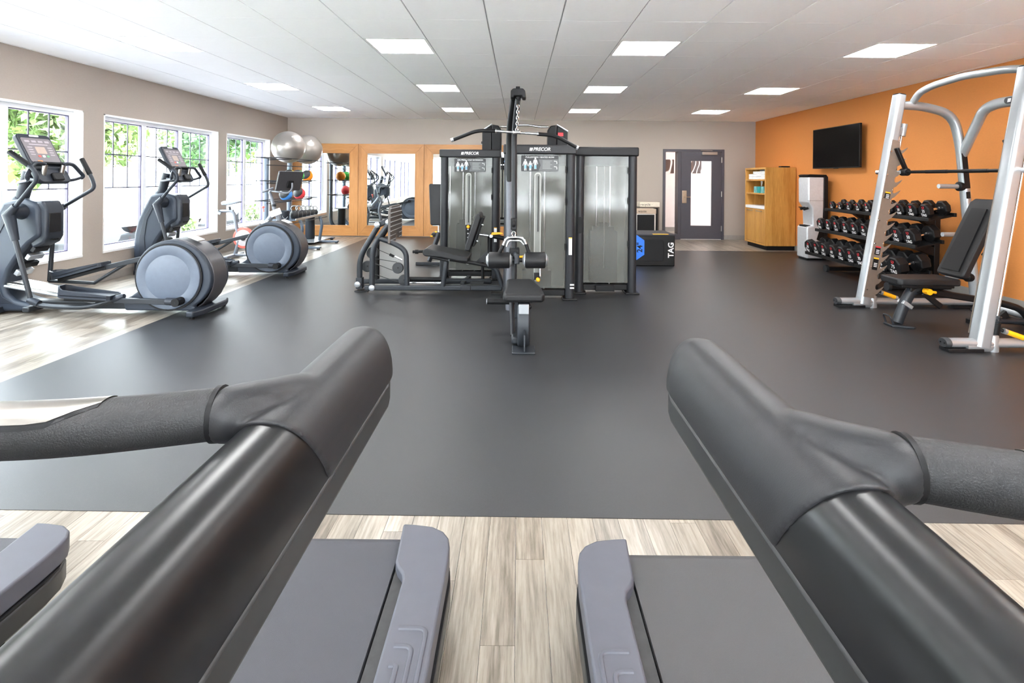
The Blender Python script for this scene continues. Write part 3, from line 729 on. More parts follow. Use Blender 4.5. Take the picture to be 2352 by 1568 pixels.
    for k in range(15):
        a = math.radians(95 - k * 11.5); bulge = 1 + .135 * max(0, math.cos(a + .35)) ** 2; wr_.append((a, R * bulge + .006))
    ring = [(cx + r_ * math.cos(a), cz + r_ * math.sin(a)) for a, r_ in wr_] + [(cx + (r_ - .02) * math.cos(a), cz + (r_ - .02) * math.sin(a)) for a, r_ in reversed(wr_)]
    MB().prism(ring, 'y', yc - .11, yc + .11).build('rear_cowl', mat('cowl_graphite', (62, 61, 65), .34), t, bevel=.012, seg=3)
    MB().plate(rrect(.11, .12, .012), (cx + .15, yc, cz + .352), (0, 1, 0), (-.93, 0, .36), -.012).build('badge', m_steel, dr, bevel=.004)
    for s_ in (-1, 1):
        yy = yc + s_ * .157
        MB().lathe([(.318, 0), (.318, .012)], (cx - .01, yy, cz - .005), (0, s_, 0), 48).build('shadow_ring', m_black, t)
        dsc = MB().lathe([(.301, .0), (.303, .014), (.298, .022), (.222, .026), (.215, .021), (.21, .021), (.2, .024), (.01, .026)], (cx - .01, yy, cz - .005), (0, s_, 0), 48).build('crank_disc', m_disc, t)
    # foot arms with pedals
    def foot(s_, toe, heel, crank, Y):
        toe, heel, crank = Vector(toe), Vector(heel), Vector(crank)
        d_ = (heel - toe).normalized(); side = Vector((0, 1, 0)); up = Vector((-d_.z, 0, d_.x)); up = up if up.z > 0 else -up
        L_ = (heel - toe).length; w2 = .085
        outl = [(0.03, -w2 * .75), (.07, -w2), (L_ - .02, -w2), (L_, -w2 * .8), (L_, w2 * .8), (L_ - .02, w2), (.07, w2), (.03, w2 * .75), (0, w2 * .4), (0, -w2 * .4)]
        sole = MB().plate(outl, toe, d_, side, .018).build('pedal', m_shroud2, t, bevel=.004)
        n_ = d_.cross(side).normalized(); sg = 1 if n_.z > 0 else -1
        cnt = [toe + d_ * a + side * b_ for a, b_ in outl] ; hts = [.075, .06, .03, .025, .025, .03, .06, .075, .085, .085]
        vs = []; 
        for c_, h_ in zip(cnt, hts): vs += [c_ - up * .015, c_ + up * h_]
        mid = sum(cnt, Vector()) / len(cnt)
        for c_, h_ in zip(cnt, hts): q_ = c_ + (mid - c_).normalized() * .013; vs += [q_ - up * .015, q_ + up * h_]
        n2 = len(cnt); fs = []
        for k in range(n2):
            k2 = (k + 1) % n2; o0, o1, i0, i1 = 2*k, 2*k2, 2*n2 + 2*k, 2*n2 + 2*k2
            fs += [(o0, o1, o1+1, o0+1), (i0, i0+1, i1+1, i1), (o0+1, o1+1, i1+1, i0+1), (o0, i0, i1, o1)]
        MB().add(vs, fs).build('pedal_rim', m_shroud2, t)
        MB().beam(toe + d_ * .05 - up * .035, heel - up * .035, .05, .035, up).build('pedal_carrier', m_black, t, bevel=.004)
        MB().beam(heel - up * .03 - d_ * .05, crank, .035, .05).build('foot_arm', m_dark, t, bevel=.006)
        MB().tube([crank - (crank - heel).normalized() * .1, crank, crank + Vector((.03, 0, 0))], [.034, .036, .03], 14).build('crank_boot', m_shroud2, t)
        MB().cyl(crank + Vector((0, -s_ * .06, 0)), crank + Vector((0, s_ * .035, 0)), .038).build('crank_pin', m_black, t)
    fn = foot(-1, (-4.27, N - .0, .215), (-3.76, N - .0, .19), (-3.17, N - .02, .155), N)
    ff = foot(1, (-4.74, Fr + .02, .27), (-4.21, Fr + .02, .42), (-3.36, Fr + .02, .60), Fr)
    # links from the lower arms to the pedals
    lo, lf = na['low'], fa['low']
    MB().tube(spline([lo, lo + Vector((.1, 0, -.045)), (-4.13, N - .03, .10), (-3.95, N - .02, .115), (-3.72, N, .185)], 8), .022).build('link_bar', m_dark, t)
    MB().lathe([(.028, -.05), (.036, 0), (.03, .05)], lo + Vector((.03, 0, -.01)), (.9, 0, -.35), 14).build('link_joint', m_shroud2, t)
    MB().lathe([(.022, -.04), (.034, 0), (.03, .05), (.02, .09)], (-3.76, N, .175), (.9, 0, .3), 14).build('link_joint', m_shroud2, t)
    MB().tube([lf, (-4.35, Fr + .05, .22), (-4.02, Fr + .03, .42)], .018).build('link_bar', m_dark, t)
    # ramp rails, base beam, stabilisers
    for yy in (-.075, .075):
        MB().beam((-4.90, yc + yy, .275), (-4.02, yc + yy, .125), .05, .04).build('ramp_rail', m_steel, t, bevel=.008)
        MB().cyl((-4.90, yc + yy - .035, .262), (-4.03, yc + yy - .035, .112), .012).build('ramp_edge', m_silver, t)
    MB().beam((-4.88, yc, .285), (-4.25, yc, .175), .13, .012).build('ramp_deck', m_white, t)
    MB().beam((-4.03, yc - .12, .115), (-4.03, yc + .12, .115), .05, .045).build('ramp_end', m_black, t, bevel=.006)
    MB().beam((-4.85, yc, .075), (-3.4, yc, .075), .11, .075).build('base_beam', m_dark, t, bevel=.012)
    MB().beam((-4.62, yc - .2, .06), (-4.62, yc + .2, .06), .07, .05).build('front_stabiliser', m_dark, t, bevel=.012)
    MB().prism([(-5.08, yc - .2), (-4.98, yc - .24), (-4.9, yc - .2), (-4.9, yc + .2), (-4.98, yc + .24), (-5.08, yc + .2)], 'z', .012, .075).build('front_stabiliser', m_shroud2, t, bevel=.012)
    MB().prism([(-3.06, yc - .29), (-2.99, yc - .3), (-2.95, yc - .2), (-2.95, yc + .2), (-2.99, yc + .3), (-3.06, yc + .29), (-3.08, yc)], 'z', .025, .08).build('rear_stabiliser', m_shroud2, t, bevel=.012)
    for s_ in (-1, 1):
        MB().lathe([(.012, .0), (.024, 0), (.024, .012), (.01, .014), (.01, .03)], (-3.02, yc + s_ * .26, 0), (0, 0, 1), 14).build('levelling_foot', m_black, t)
        MB().lathe([(.012, .0), (.024, 0), (.024, .010), (.01, .012), (.01, .03)], (-4.98, yc + s_ * .2, 0), (0, 0, 1), 14).build('levelling_foot', m_black, t)
    return t
e1 = elliptical('slate grey elliptical in front, its console against the near window')
e2 = copy_tree(e1); e2.location.y += 2.0; e2['label'] = 'slate grey elliptical farther back, beside the exercise bike'

# ================================================================== exercise bike
m_bike = mat('bike_grey', (112, 116, 124), .35, .2)
m_red = mat('bike_red', (226, 92, 80), .4)
BY = 8.55
b0 = empty('exercise_bike', (-4.3, BY, 0), 'grey exercise bike with a tablet screen and red trimmed flywheel', 'exercise bike')
def B(px, py, dy=0): return P(px, py, BY + dy)
sd = B(532, 467)
MB().prism([(sd.x - .15, sd.z + .02), (sd.x - .10, sd.z + .045), (sd.x, sd.z + .03), (sd.x + .13, sd.z + .04), (sd.x + .15, sd.z + .02), (sd.x + .05, sd.z - .01), (sd.x - .06, sd.z - .03), (sd.x - .14, sd.z - .03)], 'y', BY - .055, BY + .055).build('saddle', m_bike, b0, bevel=.018, seg=3)
MB().tube([B(505, 485), B(536, 484)], .024).build('saddle_slider', m_bike, b0)
MB().tube([B(527, 474), B(529, 484)], .018).build('saddle_clamp', m_dark, b0)
MB().tube(fillet([B(530, 484), B(537, 488), B(545, 530), B(550, 552)], .04), .027).build('saddle_post', m_bike, b0)
MB().tube([B(543, 505), B(552, 505), B(555, 500)], .008).build('post_lever', m_dark, b0)
for s_ in (-1, 1):
    wt = MB()
    c_ = B(500, 488, s_ * .06)
    MB().tube(fillet([B(508, 485), B(500, 482, s_ * .06), B(494, 488, s_ * .06), B(497, 496, s_ * .06)], .02), .006).build('weight_holder', m_chrome, b0)
    MB().cyl(c_ + Vector((-.05, 0, .02)), c_ + Vector((.05, 0, -.02)), .022).build('hand_weight', m_silver, b0)
fw_c = B(560, 546)
MB().lathe([(.165, -.022), (.172, -.012), (.172, .012), (.165, .022)], fw_c, (0, 1, 0), 40).build('flywheel', m_red, b0)
MB().lathe([(.13, -.027), (.135, 0), (.13, .027)], fw_c, (0, 1, 0), 40).build('flywheel_disc', mat('flywheel_alloy', (214, 205, 206), .3, .6), b0)
MB().lathe([(.03, -.06), (.045, -.03), (.045, .03), (.03, .06)], fw_c, (0, 1, 0)).build('flywheel_hub', m_dark, b0)
MB().tube([B(552, 560), B(590, 535), B(622, 499), B(634, 482)], [.035, .04, .045, .04], 14, sx=.7).build('main_frame', m_bike, b0)
MB().tube(spline([B(634, 488), B(640, 505), B(632, 540), B(640, 580)], 6), .04, 14, sx=.7).build('front_frame', m_bike, b0)
MB().tube([B(549, 552), B(540, 585)], .03).build('rear_frame', m_bike, b0)
MB().tube([B(619, 440), B(624, 455), B(631, 484)], [.024, .026, .03]).build('handlebar_post', m_bike, b0)
MB().lathe([(.034, 0), (.036, .02), (.034, .04)], B(629, 474), (0, 0, 1)).build('post_collar', m_dark, b0)
for s_ in (-1, 1):
    MB().tube(fillet([B(622, 438), B(628, 431, s_ * .12), B(616, 436, s_ * .22), B(603, 441, s_ * .22)], .05), .017).build('handlebar', m_bike, b0)
    MB().tube(spline([B(622, 438), B(640, 441, s_ * .1), B(660, 443, s_ * .09), B(670, 434, s_ * .05), B(671, 420, s_ * .03)], 6), .014).build('screen_arm', m_bike, b0)
sc0, sc1 = B(668, 393), B(659, 437)
dd = (sc0 - sc1); dd = Vector((dd.x, 0, dd.z)).normalized(); nn = Vector((dd.z, 0, -dd.x)); mid = (sc0 + sc1) / 2
uu = (Vector((0, 1, 0)) + Vector((.42, 0, 0))).normalized()
scr = MB().plate(rrect(.50, .32, .02), mid, uu, dd, .03).build('tablet_screen', mat('screen_shell', (58, 58, 62), .35), b0, bevel=.006)
MB().plate(rrect(.12, .12, .02), mid + uu.cross(dd) * .03 - dd * .05, uu, dd, .025).build('screen_mount', m_black, b0, bevel=.005)
kn = B(605, 478)
MB().lathe([(.008, -.06), (.008, 0), (.02, .004), (.024, .02), (.018, .032), (.004, .036)], kn, (-.15, 0, 1), 14).build('resistance_knob', m_red, b0)
MB().plate(rrect(.19, .10, .006), B(633, 488, -.07), (.93, -.1, .36), (-.36, 0, .93), .002).build('instruction_tag', m_white, b0)
for px, py in ((538, 584), (640, 588)):
    c_ = B(px, py); MB().beam((c_.x, BY - .26, .035), (c_.x, BY + .26, .035), .06, .05).build('stabiliser', m_bike, b0, bevel=.012)
    for s_ in (-1, 1): MB().cyl((c_.x, BY + s_ * .22, 0), (c_.x, BY + s_ * .22, .015), .025).build('levelling_foot', m_black, b0)
MB().beam(B(540, 585), B(640, 586), .06, .04).build('floor_rail', m_bike, b0, bevel=.01)
for s_ in (-1, 1):
    MB().beam(B(595, 548, s_ * .05), B(608 - s_ * 14, 552 + s_ * 16, s_ * .08), .03, .02).build('crank_arm', m_dark, b0)
    MB().box(B(603 - s_ * 14, 549 + s_ * 16, s_ * .09), B(613 - s_ * 14, 553 + s_ * 16, s_ * .18)).build('pedal', m_black, b0, bevel=.004)
u_ = (B(622, 499) - B(590, 535)); u_ = Vector((u_.x, 0, u_.z)).normalized()
lettering('PELOTON', .045, m_whiteprint, b0, B(606, 517, -.04), u_, Vector((-u_.z, 0, u_.x)), spacing=1.1)
# ================================================================== weight machines in the middle
m_stack = mat('weight_plate', (42, 44, 47), .5)
m_tag_w = mat('warning_label', (226, 226, 228), .5, var=.06, scale=200)
m_placard = mat('placard_dark', (30, 30, 33), .45)
m_placard2 = mat('placard_grey', (84, 86, 87), .45)
m_skin = mat('placard_figure', (226, 226, 226), .5, var=0)
m_blueprint = mat('placard_blue', (110, 160, 205), .5, var=0)
m_cable = mat('cable_black', (26, 26, 27), .4)

def brand(parent, o, size, u=(1, 0, 0), v=(0, 0, 1), m=None):
    """slanted lettering with a block of slats before it"""
    o, u_, v_ = Vector(o), Vector(u).normalized(), Vector(v).normalized(); m = m or m_whiteprint; n_ = u_.cross(v_)
    L_ = lettering('PRECOR', size, m, parent, o + u_ * size * .35, u, v, shear=.2, spacing=.95, bold=.0005)
    mb = MB(); h = size * .34
    for k in range(4):
        c = o - u_ * size * (2.25 - .17 * k)
        mb.plate([(0, -h), (.10 * size, -h), (.10 * size + h * .4, h), (h * .4, h)], c - n_ * .0005, u_, v_, .0012)
    mb.build('brand_slats', m, L_, smooth=0)

def figure(mb, x, z, h, Y, face=1):
    """small printed body outline"""
    u = h
    def pl(pts): mb.prism([(x + a * u, z + b_ * u) for a, b_ in pts], 'y', Y - .0012, Y)
    pl(ngon(10, .075, 0, 0, .92)); pl([(-.13, .82), (.13, .82), (.1, .5), (-.1, .5)])
    pl([(-.1, .5), (-.005, .5), (-.03, 0), (-.09, 0)]); pl([(.1, .5), (.005, .5), (.03, 0), (.09, 0)])
    pl([(-.13, .82), (-.12, .72), (-.2, .42), (-.235, .44)]); pl([(.13, .82), (.12, .72), (.2, .42), (.235, .44)])

def tower(t, xc, W, Yf, H=1.705, title=None, front=True, depth=.26, pin=None, stack_top=.75, label_side=1):
    x0, x1 = xc - W / 2, xc + W / 2; pw = .1
    for s_, xa in ((-1, x0), (1, x1 - pw)):
        MB().prism(rrect(pw, depth, .045, 6, xa + pw / 2, Yf + depth / 2), 'z', .02, H - .1).build('post', m_post, t, smooth=50)
        MB().box((xa - .03, Yf - .02, 0), (xa + pw + .03, Yf + depth + .02, .022)).build('foot_plate', m_blackm, t, bevel=.008)
    hd = MB().box((x0 - .012, Yf - .015, H - .105), (x1 + .012, Yf + depth + .01, H)).build('header', m_blackm if not front else mat('header_charcoal', (36, 36, 39), .45, spec=.3), t, bevel=.016, seg=3)
    MB().box((x0 + pw, Yf + .05, .04), (x1 - pw, Yf + .19, .105)).build('base_rail', m_blackm, t, bevel=.008)
    # smoked front panel with its raised frame
    gx0, gx1 = x0 + pw + .002, x1 - pw - .002
    MB().box((gx0, Yf + .03, .13), (gx1, Yf + .036, H - .106)).build('front_panel', m_plexi, t, smooth=0)
    MB().box((gx0, Yf + .235, .11), (gx1, Yf + .24, H - .106)).build('rear_panel', mat('rear_cover', (150, 151, 143), .5), t, smooth=0)
    MB().box((gx0, Yf + .04, H - .22), (gx1, Yf + .22, H - .107)).build('pulley_box', m_post, t, smooth=0)
    # slot, guide rods, cable, stack
    sl = xc - .02
    if front:
        MB().prism(rrect(.075, 1.2, .036, 6, sl, .80), 'y', Yf + .0265, Yf + .029).build('slot_trim', mat('slot_trim', (160, 161, 155), .3), t)
        MB().prism(rrect(.055, 1.17, .026, 6, sl, .80), 'y', Yf + .0245, Yf + .0262).build('slot', mat('slot_shade', (112, 114, 110), .4), t)
        MB().cyl((sl + .006, Yf + .02, .75), (sl + .006, Yf + .02, 1.36), .0055, n=8).build('lift_cable', m_cable, t)
    else: MB().cyl((sl, Yf + .045, .3), (sl, Yf + .045, H - .22), .007, n=8).build('lift_cable', m_chrome, t)
    for s_ in (-.08, .08): MB().cyl((sl + s_, Yf + .13, .1), (sl + s_, Yf + .13, H - .2), .013).build('guide_rod', m_chrome, t)
    st = []
    zz = .13; sw = .16
    while zz < stack_top: st += [(sl + sw, zz), (sl + sw, zz + .022), (sl + sw - .006, zz + .0235), (sl + sw - .006, zz + .0245)]; zz += .026
    poly = st + [(sl + .12, zz), (sl + .12, zz + .05), (sl + .05, zz + .05), (sl + .05, zz + .09), (sl - .05, zz + .09), (sl - .05, zz + .05), (sl - .12, zz + .05), (sl - .12, zz)] + [(2 * sl - a, b_) for a, b_ in reversed(st)]
    MB().prism(poly, 'y', Yf + .06, Yf + .2).build('weight_stack', m_stack, t, smooth=0)
    if front:
        MB().box((sl - .034, Yf + .004, .22), (sl + .034, Yf + .022, stack_top)).build('pin_strip', m_black, t, smooth=0)
        for k in range(int((stack_top - .22) / .052)): MB().cyl((sl, Yf + .001, .245 + .052 * k), (sl, Yf + .006, .245 + .052 * k), .009, n=8).build('pin_hole', m_chrome, t)
        if pin: MB().lathe([(.006, 0), (.006, .03), (.02, .035), (.024, .06), (.016, .085), (.002, .09)], (sl, Yf + .004, pin), (0.15, -1, 0), 12).build('selector_pin', m_yellow, t)
    # latches, placard, lettering, warning strip
    for zz in (.55, 1.05, 1.4): MB().box((gx1 - .008, Yf + .005, zz), (gx1 + .006, Yf + .028, zz + .07)).build('hinge', m_black, t, smooth=0)
    if title:
        brand(t, (xc, Yf - .0165, H - .052), .052)
        pz1, pz0, pxa, pxb = H - .118, H - .292, xc - .205, xc + .205; py = Yf + .022
        pl = MB().prism(rrect(pxb - pxa, pz1 - pz0, .012, 4, xc, (pz0 + pz1) / 2), 'y', py - .004, py).build('placard', m_placard, t, smooth=0)
        MB().prism([(xc - .015, pz0 + .004), (xc + .01, (pz0 + pz1) / 2 - .02), (xc - .015, pz1 - .042), (pxb - .004, pz1 - .042), (pxb - .004, pz0 + .004)], 'y', py - .0048, py - .004).build('placard_panel', m_placard2, pl, smooth=0)
        lettering(title, .025, m_whiteprint, pl, (xc, py - .0052, pz1 - .02), (1, 0, 0), (0, 0, 1), extrude=.0004)
        for k in range(3):
            f = MB(); figure(f, pxa + .045 + .055 * k, pz0 + (.008 if k < 2 else .025), .125 if k % 2 == 0 else .105, py - .0042); f.build('figure_print', m_skin, pl, smooth=0)
            q = MB(); q.prism([(pxa + .035 + .055 * k, pz0 + .03), (pxa + .058 + .055 * k, pz0 + .03), (pxa + .056 + .055 * k, pz0 + .07), (pxa + .036 + .055 * k, pz0 + .07)], 'y', py - .0058, py - .0054); q.build('muscle_print', m_blueprint, pl, smooth=0)
        tx = MB()
        for k in range(7): tx.box((xc + .03, py - .0053, pz1 - .06 - .014 * k), (xc + .115 + .02 * (k % 3 == 0), py - .0049, pz1 - .056 - .014 * k))
        tx.build('text_lines', mat('fine_print', (150, 152, 152), .5), pl, smooth=0)
        for k in range(2): MB().tube([(pxb - .05, py - .0055, pz1 - .06 - .06 * k), (pxb - .02, py - .0055, pz1 - .065 - .06 * k), (pxb - .018, py - .0055, pz1 - .09 - .06 * k)], .003, 6).build('pose_print', m_skin, pl)
    ws = x1 - .05
    if title:
        MB().box((ws - .018, Yf - .004, .50), (ws + .018, Yf + .004, .68)).build('warning_strip', m_tag_w, t, smooth=0)
        MB().box((ws - .018, Yf - .0045, .68), (ws + .018, Yf + .004, .69)).build('warning_strip_top', m_yellow, t, smooth=0)
        for k in range(2): MB().box((ws + .0, Yf - .003, .13 + .035 * k), (ws + .045, Yf + .004, .145 + .035 * k)).build('height_mark', m_whiteprint, t, smooth=0)

# ---- leg press
LP = empty('leg_press_machine', (-1.0, 6.3, 0), 'leg press machine with ribbed footplate and black reclining seat', 'leg press')
x0, x1 = PX(1010, 6.85), PX(1147, 6.85)
tower(LP, (x0 + x1) / 2, x1 - x0, 6.85, title='LEG PRESS / CALF EXTENSION', pin=.70, stack_top=.72)
Yn = 6.05
def Lp(px, py, Y=Yn): return P(px, py, Y)
MB().beam(Lp(838, 660), Lp(1154, 661), .06, .06).build('floor_rail', m_dark, LP, bevel=.014, seg=3)
MB().beam(Lp(1058, 660, Yn - .003), Lp(1082, 660, Yn - .003), .066, .066).build('rail_sleeve', m_post, LP, bevel=.01)
MB().beam(Lp(826, 645, 6.5), Lp(1130, 645, 6.5), .06, .06).build('floor_rail', m_dark, LP, bevel=.014, seg=3)
MB().tube([Lp(940, 640, 6.3), Lp(1015, 641, 6.3)], .026).build('carriage_rail', m_blackm, LP)
MB().tube([Lp(940, 649, 6.25), Lp(1015, 650, 6.25)], .012).build('carriage_rail', m_chrome, LP)
MB().tube(fillet([Lp(854, 661), Lp(856, 566), Lp(893, 514)], .13, 8), .032, 14).build('front_post', m_dark, LP)
MB().tube(fillet([Lp(826, 650, 6.15), Lp(826, 590, 6.15), Lp(868, 520, 6.15)], .13, 8), .032, 14).build('front_post', m_dark, LP)
MB().tube([Lp(866, 546, 6.5), Lp(866, 648, 6.5)], .030, 14).build('rear_post', m_blackm, LP)
MB().tube(fillet([Lp(866, 545), Lp(902, 557), Lp(933, 575), Lp(935, 655)], .17, 8), .030, 14).build('arch_tube', m_dark, LP)
MB().box(Lp(817, 638, 6.11), Lp(836, 660, 6.2)).build('post_bracket', m_dark, LP, bevel=.006)
MB().box((Lp(815, 660, 6.1).x, 6.08, 0), (Lp(846, 660, 6.1).x, 6.24, .014)).build('floor_plate', m_blackm, LP, bevel=.004)
MB().box((Lp(1128, 660).x, 6.0, 0), (Lp(1156, 660).x, 6.14, .014)).build('floor_plate', m_blackm, LP, bevel=.004)
for q_, Y in (((821, 653), 6.10), ((854, 661), 6.015), ((866, 516), 6.11), ((892, 510), 6.03)):
    MB().lathe([(.034, 0), (.034, .008), (.022, .016), (.006, .017)], Lp(*q_, Y), (0, -1, 0), 18).build('end_cap', m_silver, LP)
MB().beam(Lp(872, 516, 6.2), Lp(896, 503, 6.2), .12, .06).build('footplate_bracket', m_dark, LP, bevel=.01)
MB().cyl(Lp(878, 540, 6.35), Lp(895, 512, 6.35), .035).build('footplate_strut', m_blackm, LP)
# footplate: ribbed board facing the seat
fx = PX(897, 6.0); fz0, fz1 = .575, 1.0; fy0, fy1 = 6.0, 6.6
outl = [(fy0, fz0), (fy0, fz1 - .05), (fy0 + .06, fz1), (fy1 - .12, fz1), (fy1 - .01, fz1 - .1), (fy1, fz0 + .02), (fy1 - .17, fz0 + .02), (fy1 - .2, fz0 + .09), (fy1 - .26, fz0 + .1), (fy1 - .31, fz0 + .06), (fy1 - .34, fz0)]
m_ribs = mat('footplate_rubber', (84, 78, 74), .6)
MB().prism(outl, 'x', fx - .03, fx).build('footplate', m_ribs, LP, bevel=.005)
for k in range(8):
    zz = fz0 + .035 + .052 * k; ye = fy1 - .012 - (max(0, zz - fz1 + .1) * .9); ya = fy0 + .006
    if zz < fz0 + .12:
        MB().box((fx - .002, ya, zz - .004), (fx + .006, fy1 - .345, zz + .004)).build('rib', m_silver, LP, smooth=0); MB().box((fx - .002, fy1 - .165, zz - .004), (fx + .006, ye, zz + .004)).build('rib', m_silver, LP, smooth=0)
    else: MB().box((fx - .002, ya, zz - .004), (fx + .006, ye, zz + .004)).build('rib', m_silver, LP, smooth=0)
for q_ in ((856, 580, 14), (844, 611, 13), (914, 615, 13), (928, 643, 13)):
    r_ = q_[2] * 6.25 / FPX
    MB().lathe([(r_ * .9, -.02), (r_, -.012), (r_, .012), (r_ * .9, .02)], Lp(q_[0], q_[1], 6.25), (0, 1, 0), 26).build('pulley', m_stack, LP)
    MB().cyl(Lp(q_[0], q_[1], 6.225), Lp(q_[0], q_[1], 6.205), .008, n=8).build('pulley_bolt', m_black, LP)
for a, b_ in (((866, 572), (896, 585)), ((858, 593), (912, 602)), ((846, 599), (905, 622)), ((850, 626), (922, 650))):
    MB().tube([Lp(*a, 6.25), Lp(*b_, 6.25)], .004, 6).build('cable', m_cable, LP)
MB().tube([Lp(895, 584, 6.25), Lp(905, 589, 6.25)], .016, 10).build('cable_coupler', m_black, LP)
MB().tube([Lp(907, 589, 6.25), Lp(924, 597, 6.25)], .011, 10).build('cable_turnbuckle', m_chrome, LP)
# seat
s0, s1 = Lp(974, 577, 6.0), Lp(1077, 594, 6.0)
d_ = Vector((s1.x - s0.x, 0, s1.z - s0.z)); L_ = d_.length; d_.normalize(); up = Vector((-d_.z, 0, d_.x))
pf = [(0, -.028), (-.008, .0), (.004, .03), (.04, .046), (.14, .042), (L_ - .05, .03), (L_, .02), (L_, -.03), (L_ - .1, -.04), (.2, -.03), (.08, -.04), (.03, -.045)]
MB().prism([(s0.x + d_.x * a + up.x * b_, s0.z + d_.z * a + up.z * b_) for a, b_ in pf], 'y', 5.93, 6.36).build('seat_pad', m_pad, LP, bevel=.02, seg=3)
b0_, b1_ = Lp(1073, 574, 6.0), Lp(1101, 491, 6.0)
d_ = Vector((b1_.x - b0_.x, 0, b1_.z - b0_.z)); L_ = d_.length; d_.normalize(); n_ = Vector((-d_.z, 0, d_.x))
MB().prism([(b0_.x + d_.x * a + n_.x * b_, b0_.z + d_.z * a + n_.z * b_) for a, b_ in [(0, -.02), (-.005, .02), (.03, .035), (L_ - .04, .035), (L_, .02), (L_ + .005, -.01), (L_ - .03, -.035), (.02, -.035)]], 'y', 5.94, 6.35).build('back_pad', m_pad, LP, bevel=.018, seg=3)
MB().prism([(b0_.x + d_.x * a + n_.x * b_, b0_.z + d_.z * a + n_.z * b_) for a, b_ in [(.06, -.036), (.06, -.065), (L_ - .03, -.065), (L_ - .03, -.036)]], 'y', 6.0, 6.29).build('back_plate', m_blackm, LP, bevel=.006)
for k in (.3, .75): MB().cyl(Vector((b0_.x, 6.02, b0_.z)) + d_ * L_ * k - n_ * .062, Vector((b0_.x, 6.02, b0_.z)) + d_ * L_ * k - n_ * .085, .012, n=10).build('bolt', m_chrome, LP)
MB().tube([Lp(1102, 538, 6.15), Lp(1122, 541, 6.15)], .018).build('adjust_rod', m_chrome, LP)
MB().tube([Lp(1126, 541, 6.2), Lp(1168, 549, 6.2)], .026).build('recline_arm', m_blackm, LP)
MB().cyl(Lp(1128, 542, 6.165), Lp(1128, 542, 6.15), .02).build('end_cap', m_silver, LP)
MB().prism([(PX(1128, 6.12), PZ(540, 6.12)), (PX(1130, 6.12), PZ(534, 6.12)), (PX(1150, 6.12), PZ(533.5, 6.12)), (PX(1156, 6.12), PZ(536, 6.12)), (PX(1150, 6.12), PZ(538, 6.12))], 'y', 6.1, 6.13).build('recline_lever', m_yellow, LP, bevel=.004)
MB().tube([Lp(1125, 542, 6.2), Lp(1125, 600, 6.2)], .026).build('seat_post', m_blackm, LP)
MB().prism([(PX(1124, 6.3), PZ(572, 6.3)), (PX(1124, 6.3), PZ(602, 6.3)), (PX(1092, 6.3), PZ(603, 6.3))], 'y', 6.28, 6.3).build('gusset', m_stack, LP)
for Y in (5.98, 6.32):
    MB().tube([Lp(994, 582, Y), Lp(1030, 595, Y), Lp(1085, 603, Y), Lp(1126, 612, Y)], .021).build('seat_rail', m_blackm, LP)
    MB().cyl(Lp(994, 582, Y), Lp(997, 583, Y), .024).build('rail_ring', m_silver, LP); MB().cyl(Lp(1031, 595, Y), Lp(1033, 595.3, Y), .025).build('rail_ring', m_silver, LP)
MB().tube([Lp(992, 590, 5.98), Lp(1030, 598, 5.98)], .017).build('seat_lock_bar', m_blackm, LP)
MB().tube(fillet([Lp(1118, 609, 6.05), Lp(1140, 616, 6.05), Lp(1154, 658, 6.05)], .12, 8), .028).build('rear_leg', m_dark, LP)
MB().tube([Lp(1026, 597, 6.03), Lp(1017, 657, 6.03)], .028).build('front_leg', m_dark, LP)
MB().tube([Lp(948, 578, 6.45), Lp(975, 577, 6.45), Lp(1020, 585, 6.45)], .018).build('side_handle', m_blackm, LP)
MB().cyl(Lp(954, 578, 6.45), Lp(961, 578, 6.45), .026).build('handle_stop', m_black, LP)
MB().box(Lp(1082, 645, 6.4), Lp(1110, 652, 6.25)).build('foot_pedal', m_stack, LP, bevel=.006)
MB().beam(Lp(1062, 652, 6.4), Lp(1078, 636, 6.75), .05, .05).build('tower_link', m_stack, LP, bevel=.006)
MB().tube([Lp(1108, 600, 6.5), Lp(1109, 640, 6.5)], [.012, .03, .03, .012] and .02).build('cable_stop', m_black, LP)

# ---- lat pulldown and row
PD = empty('pulldown_machine', (.2, 5.3, 0), 'lat pulldown and seated row machine with long padded bar and bench seat', 'pulldown machine')
x0, x1 = PX(1157, 5.75), PX(1321, 5.75)
tower(PD, (x0 + x1) / 2, x1 - x0, 5.75, title='PULLDOWN / SEATED ROW', pin=.235, stack_top=.30)
def D(px, py, Y): return P(px, py, Y)
MB().cyl(D(1241, 612, 5.73), D(1241, 634, 5.73), .013).build('pin_chain', m_chrome, PD)
MB().tube(fillet([D(1181, 740, 5.05), D(1181, 400, 5.05), D(1181, 300, 5.05), D(1190, 226, 4.85)], .4, 10), .026, 16).build('mast', m_post, PD)
MB().tube(fillet([D(1170, 715, 5.32), D(1171, 400, 5.32), D(1170, 300, 5.25), D(1181, 226, 4.95)], .4, 10), .036, 16).build('mast', m_blackm, PD)
MB().tube([D(1170, 712, 5.318), D(1171, 402, 5.318)], .0375, 16).build('mast_sleeve', mat('mast_grey', (92, 94, 101), .4, .3), PD)
hd = D(1190, 215, 4.85)
MB().prism([(hd.x - .07, hd.z - .045), (hd.x - .068, hd.z + .02), (hd.x - .045, hd.z + .042), (hd.x + .045, hd.z + .042), (hd.x + .066, hd.z + .02), (hd.x + .075, hd.z - .045), (hd.x + .04, hd.z - .045), (hd.x + .035, hd.z - .025), (hd.x - .035, hd.z - .025), (hd.x - .04, hd.z - .045)], 'y', hd.y - .05, hd.y + .12).build('pulley_head', m_black, PD, bevel=.008)
MB().box((hd.x - .022, hd.y, hd.z + .04), (hd.x + .018, hd.y + .05, hd.z + .068)).build('head_cap', m_black, PD, bevel=.006)
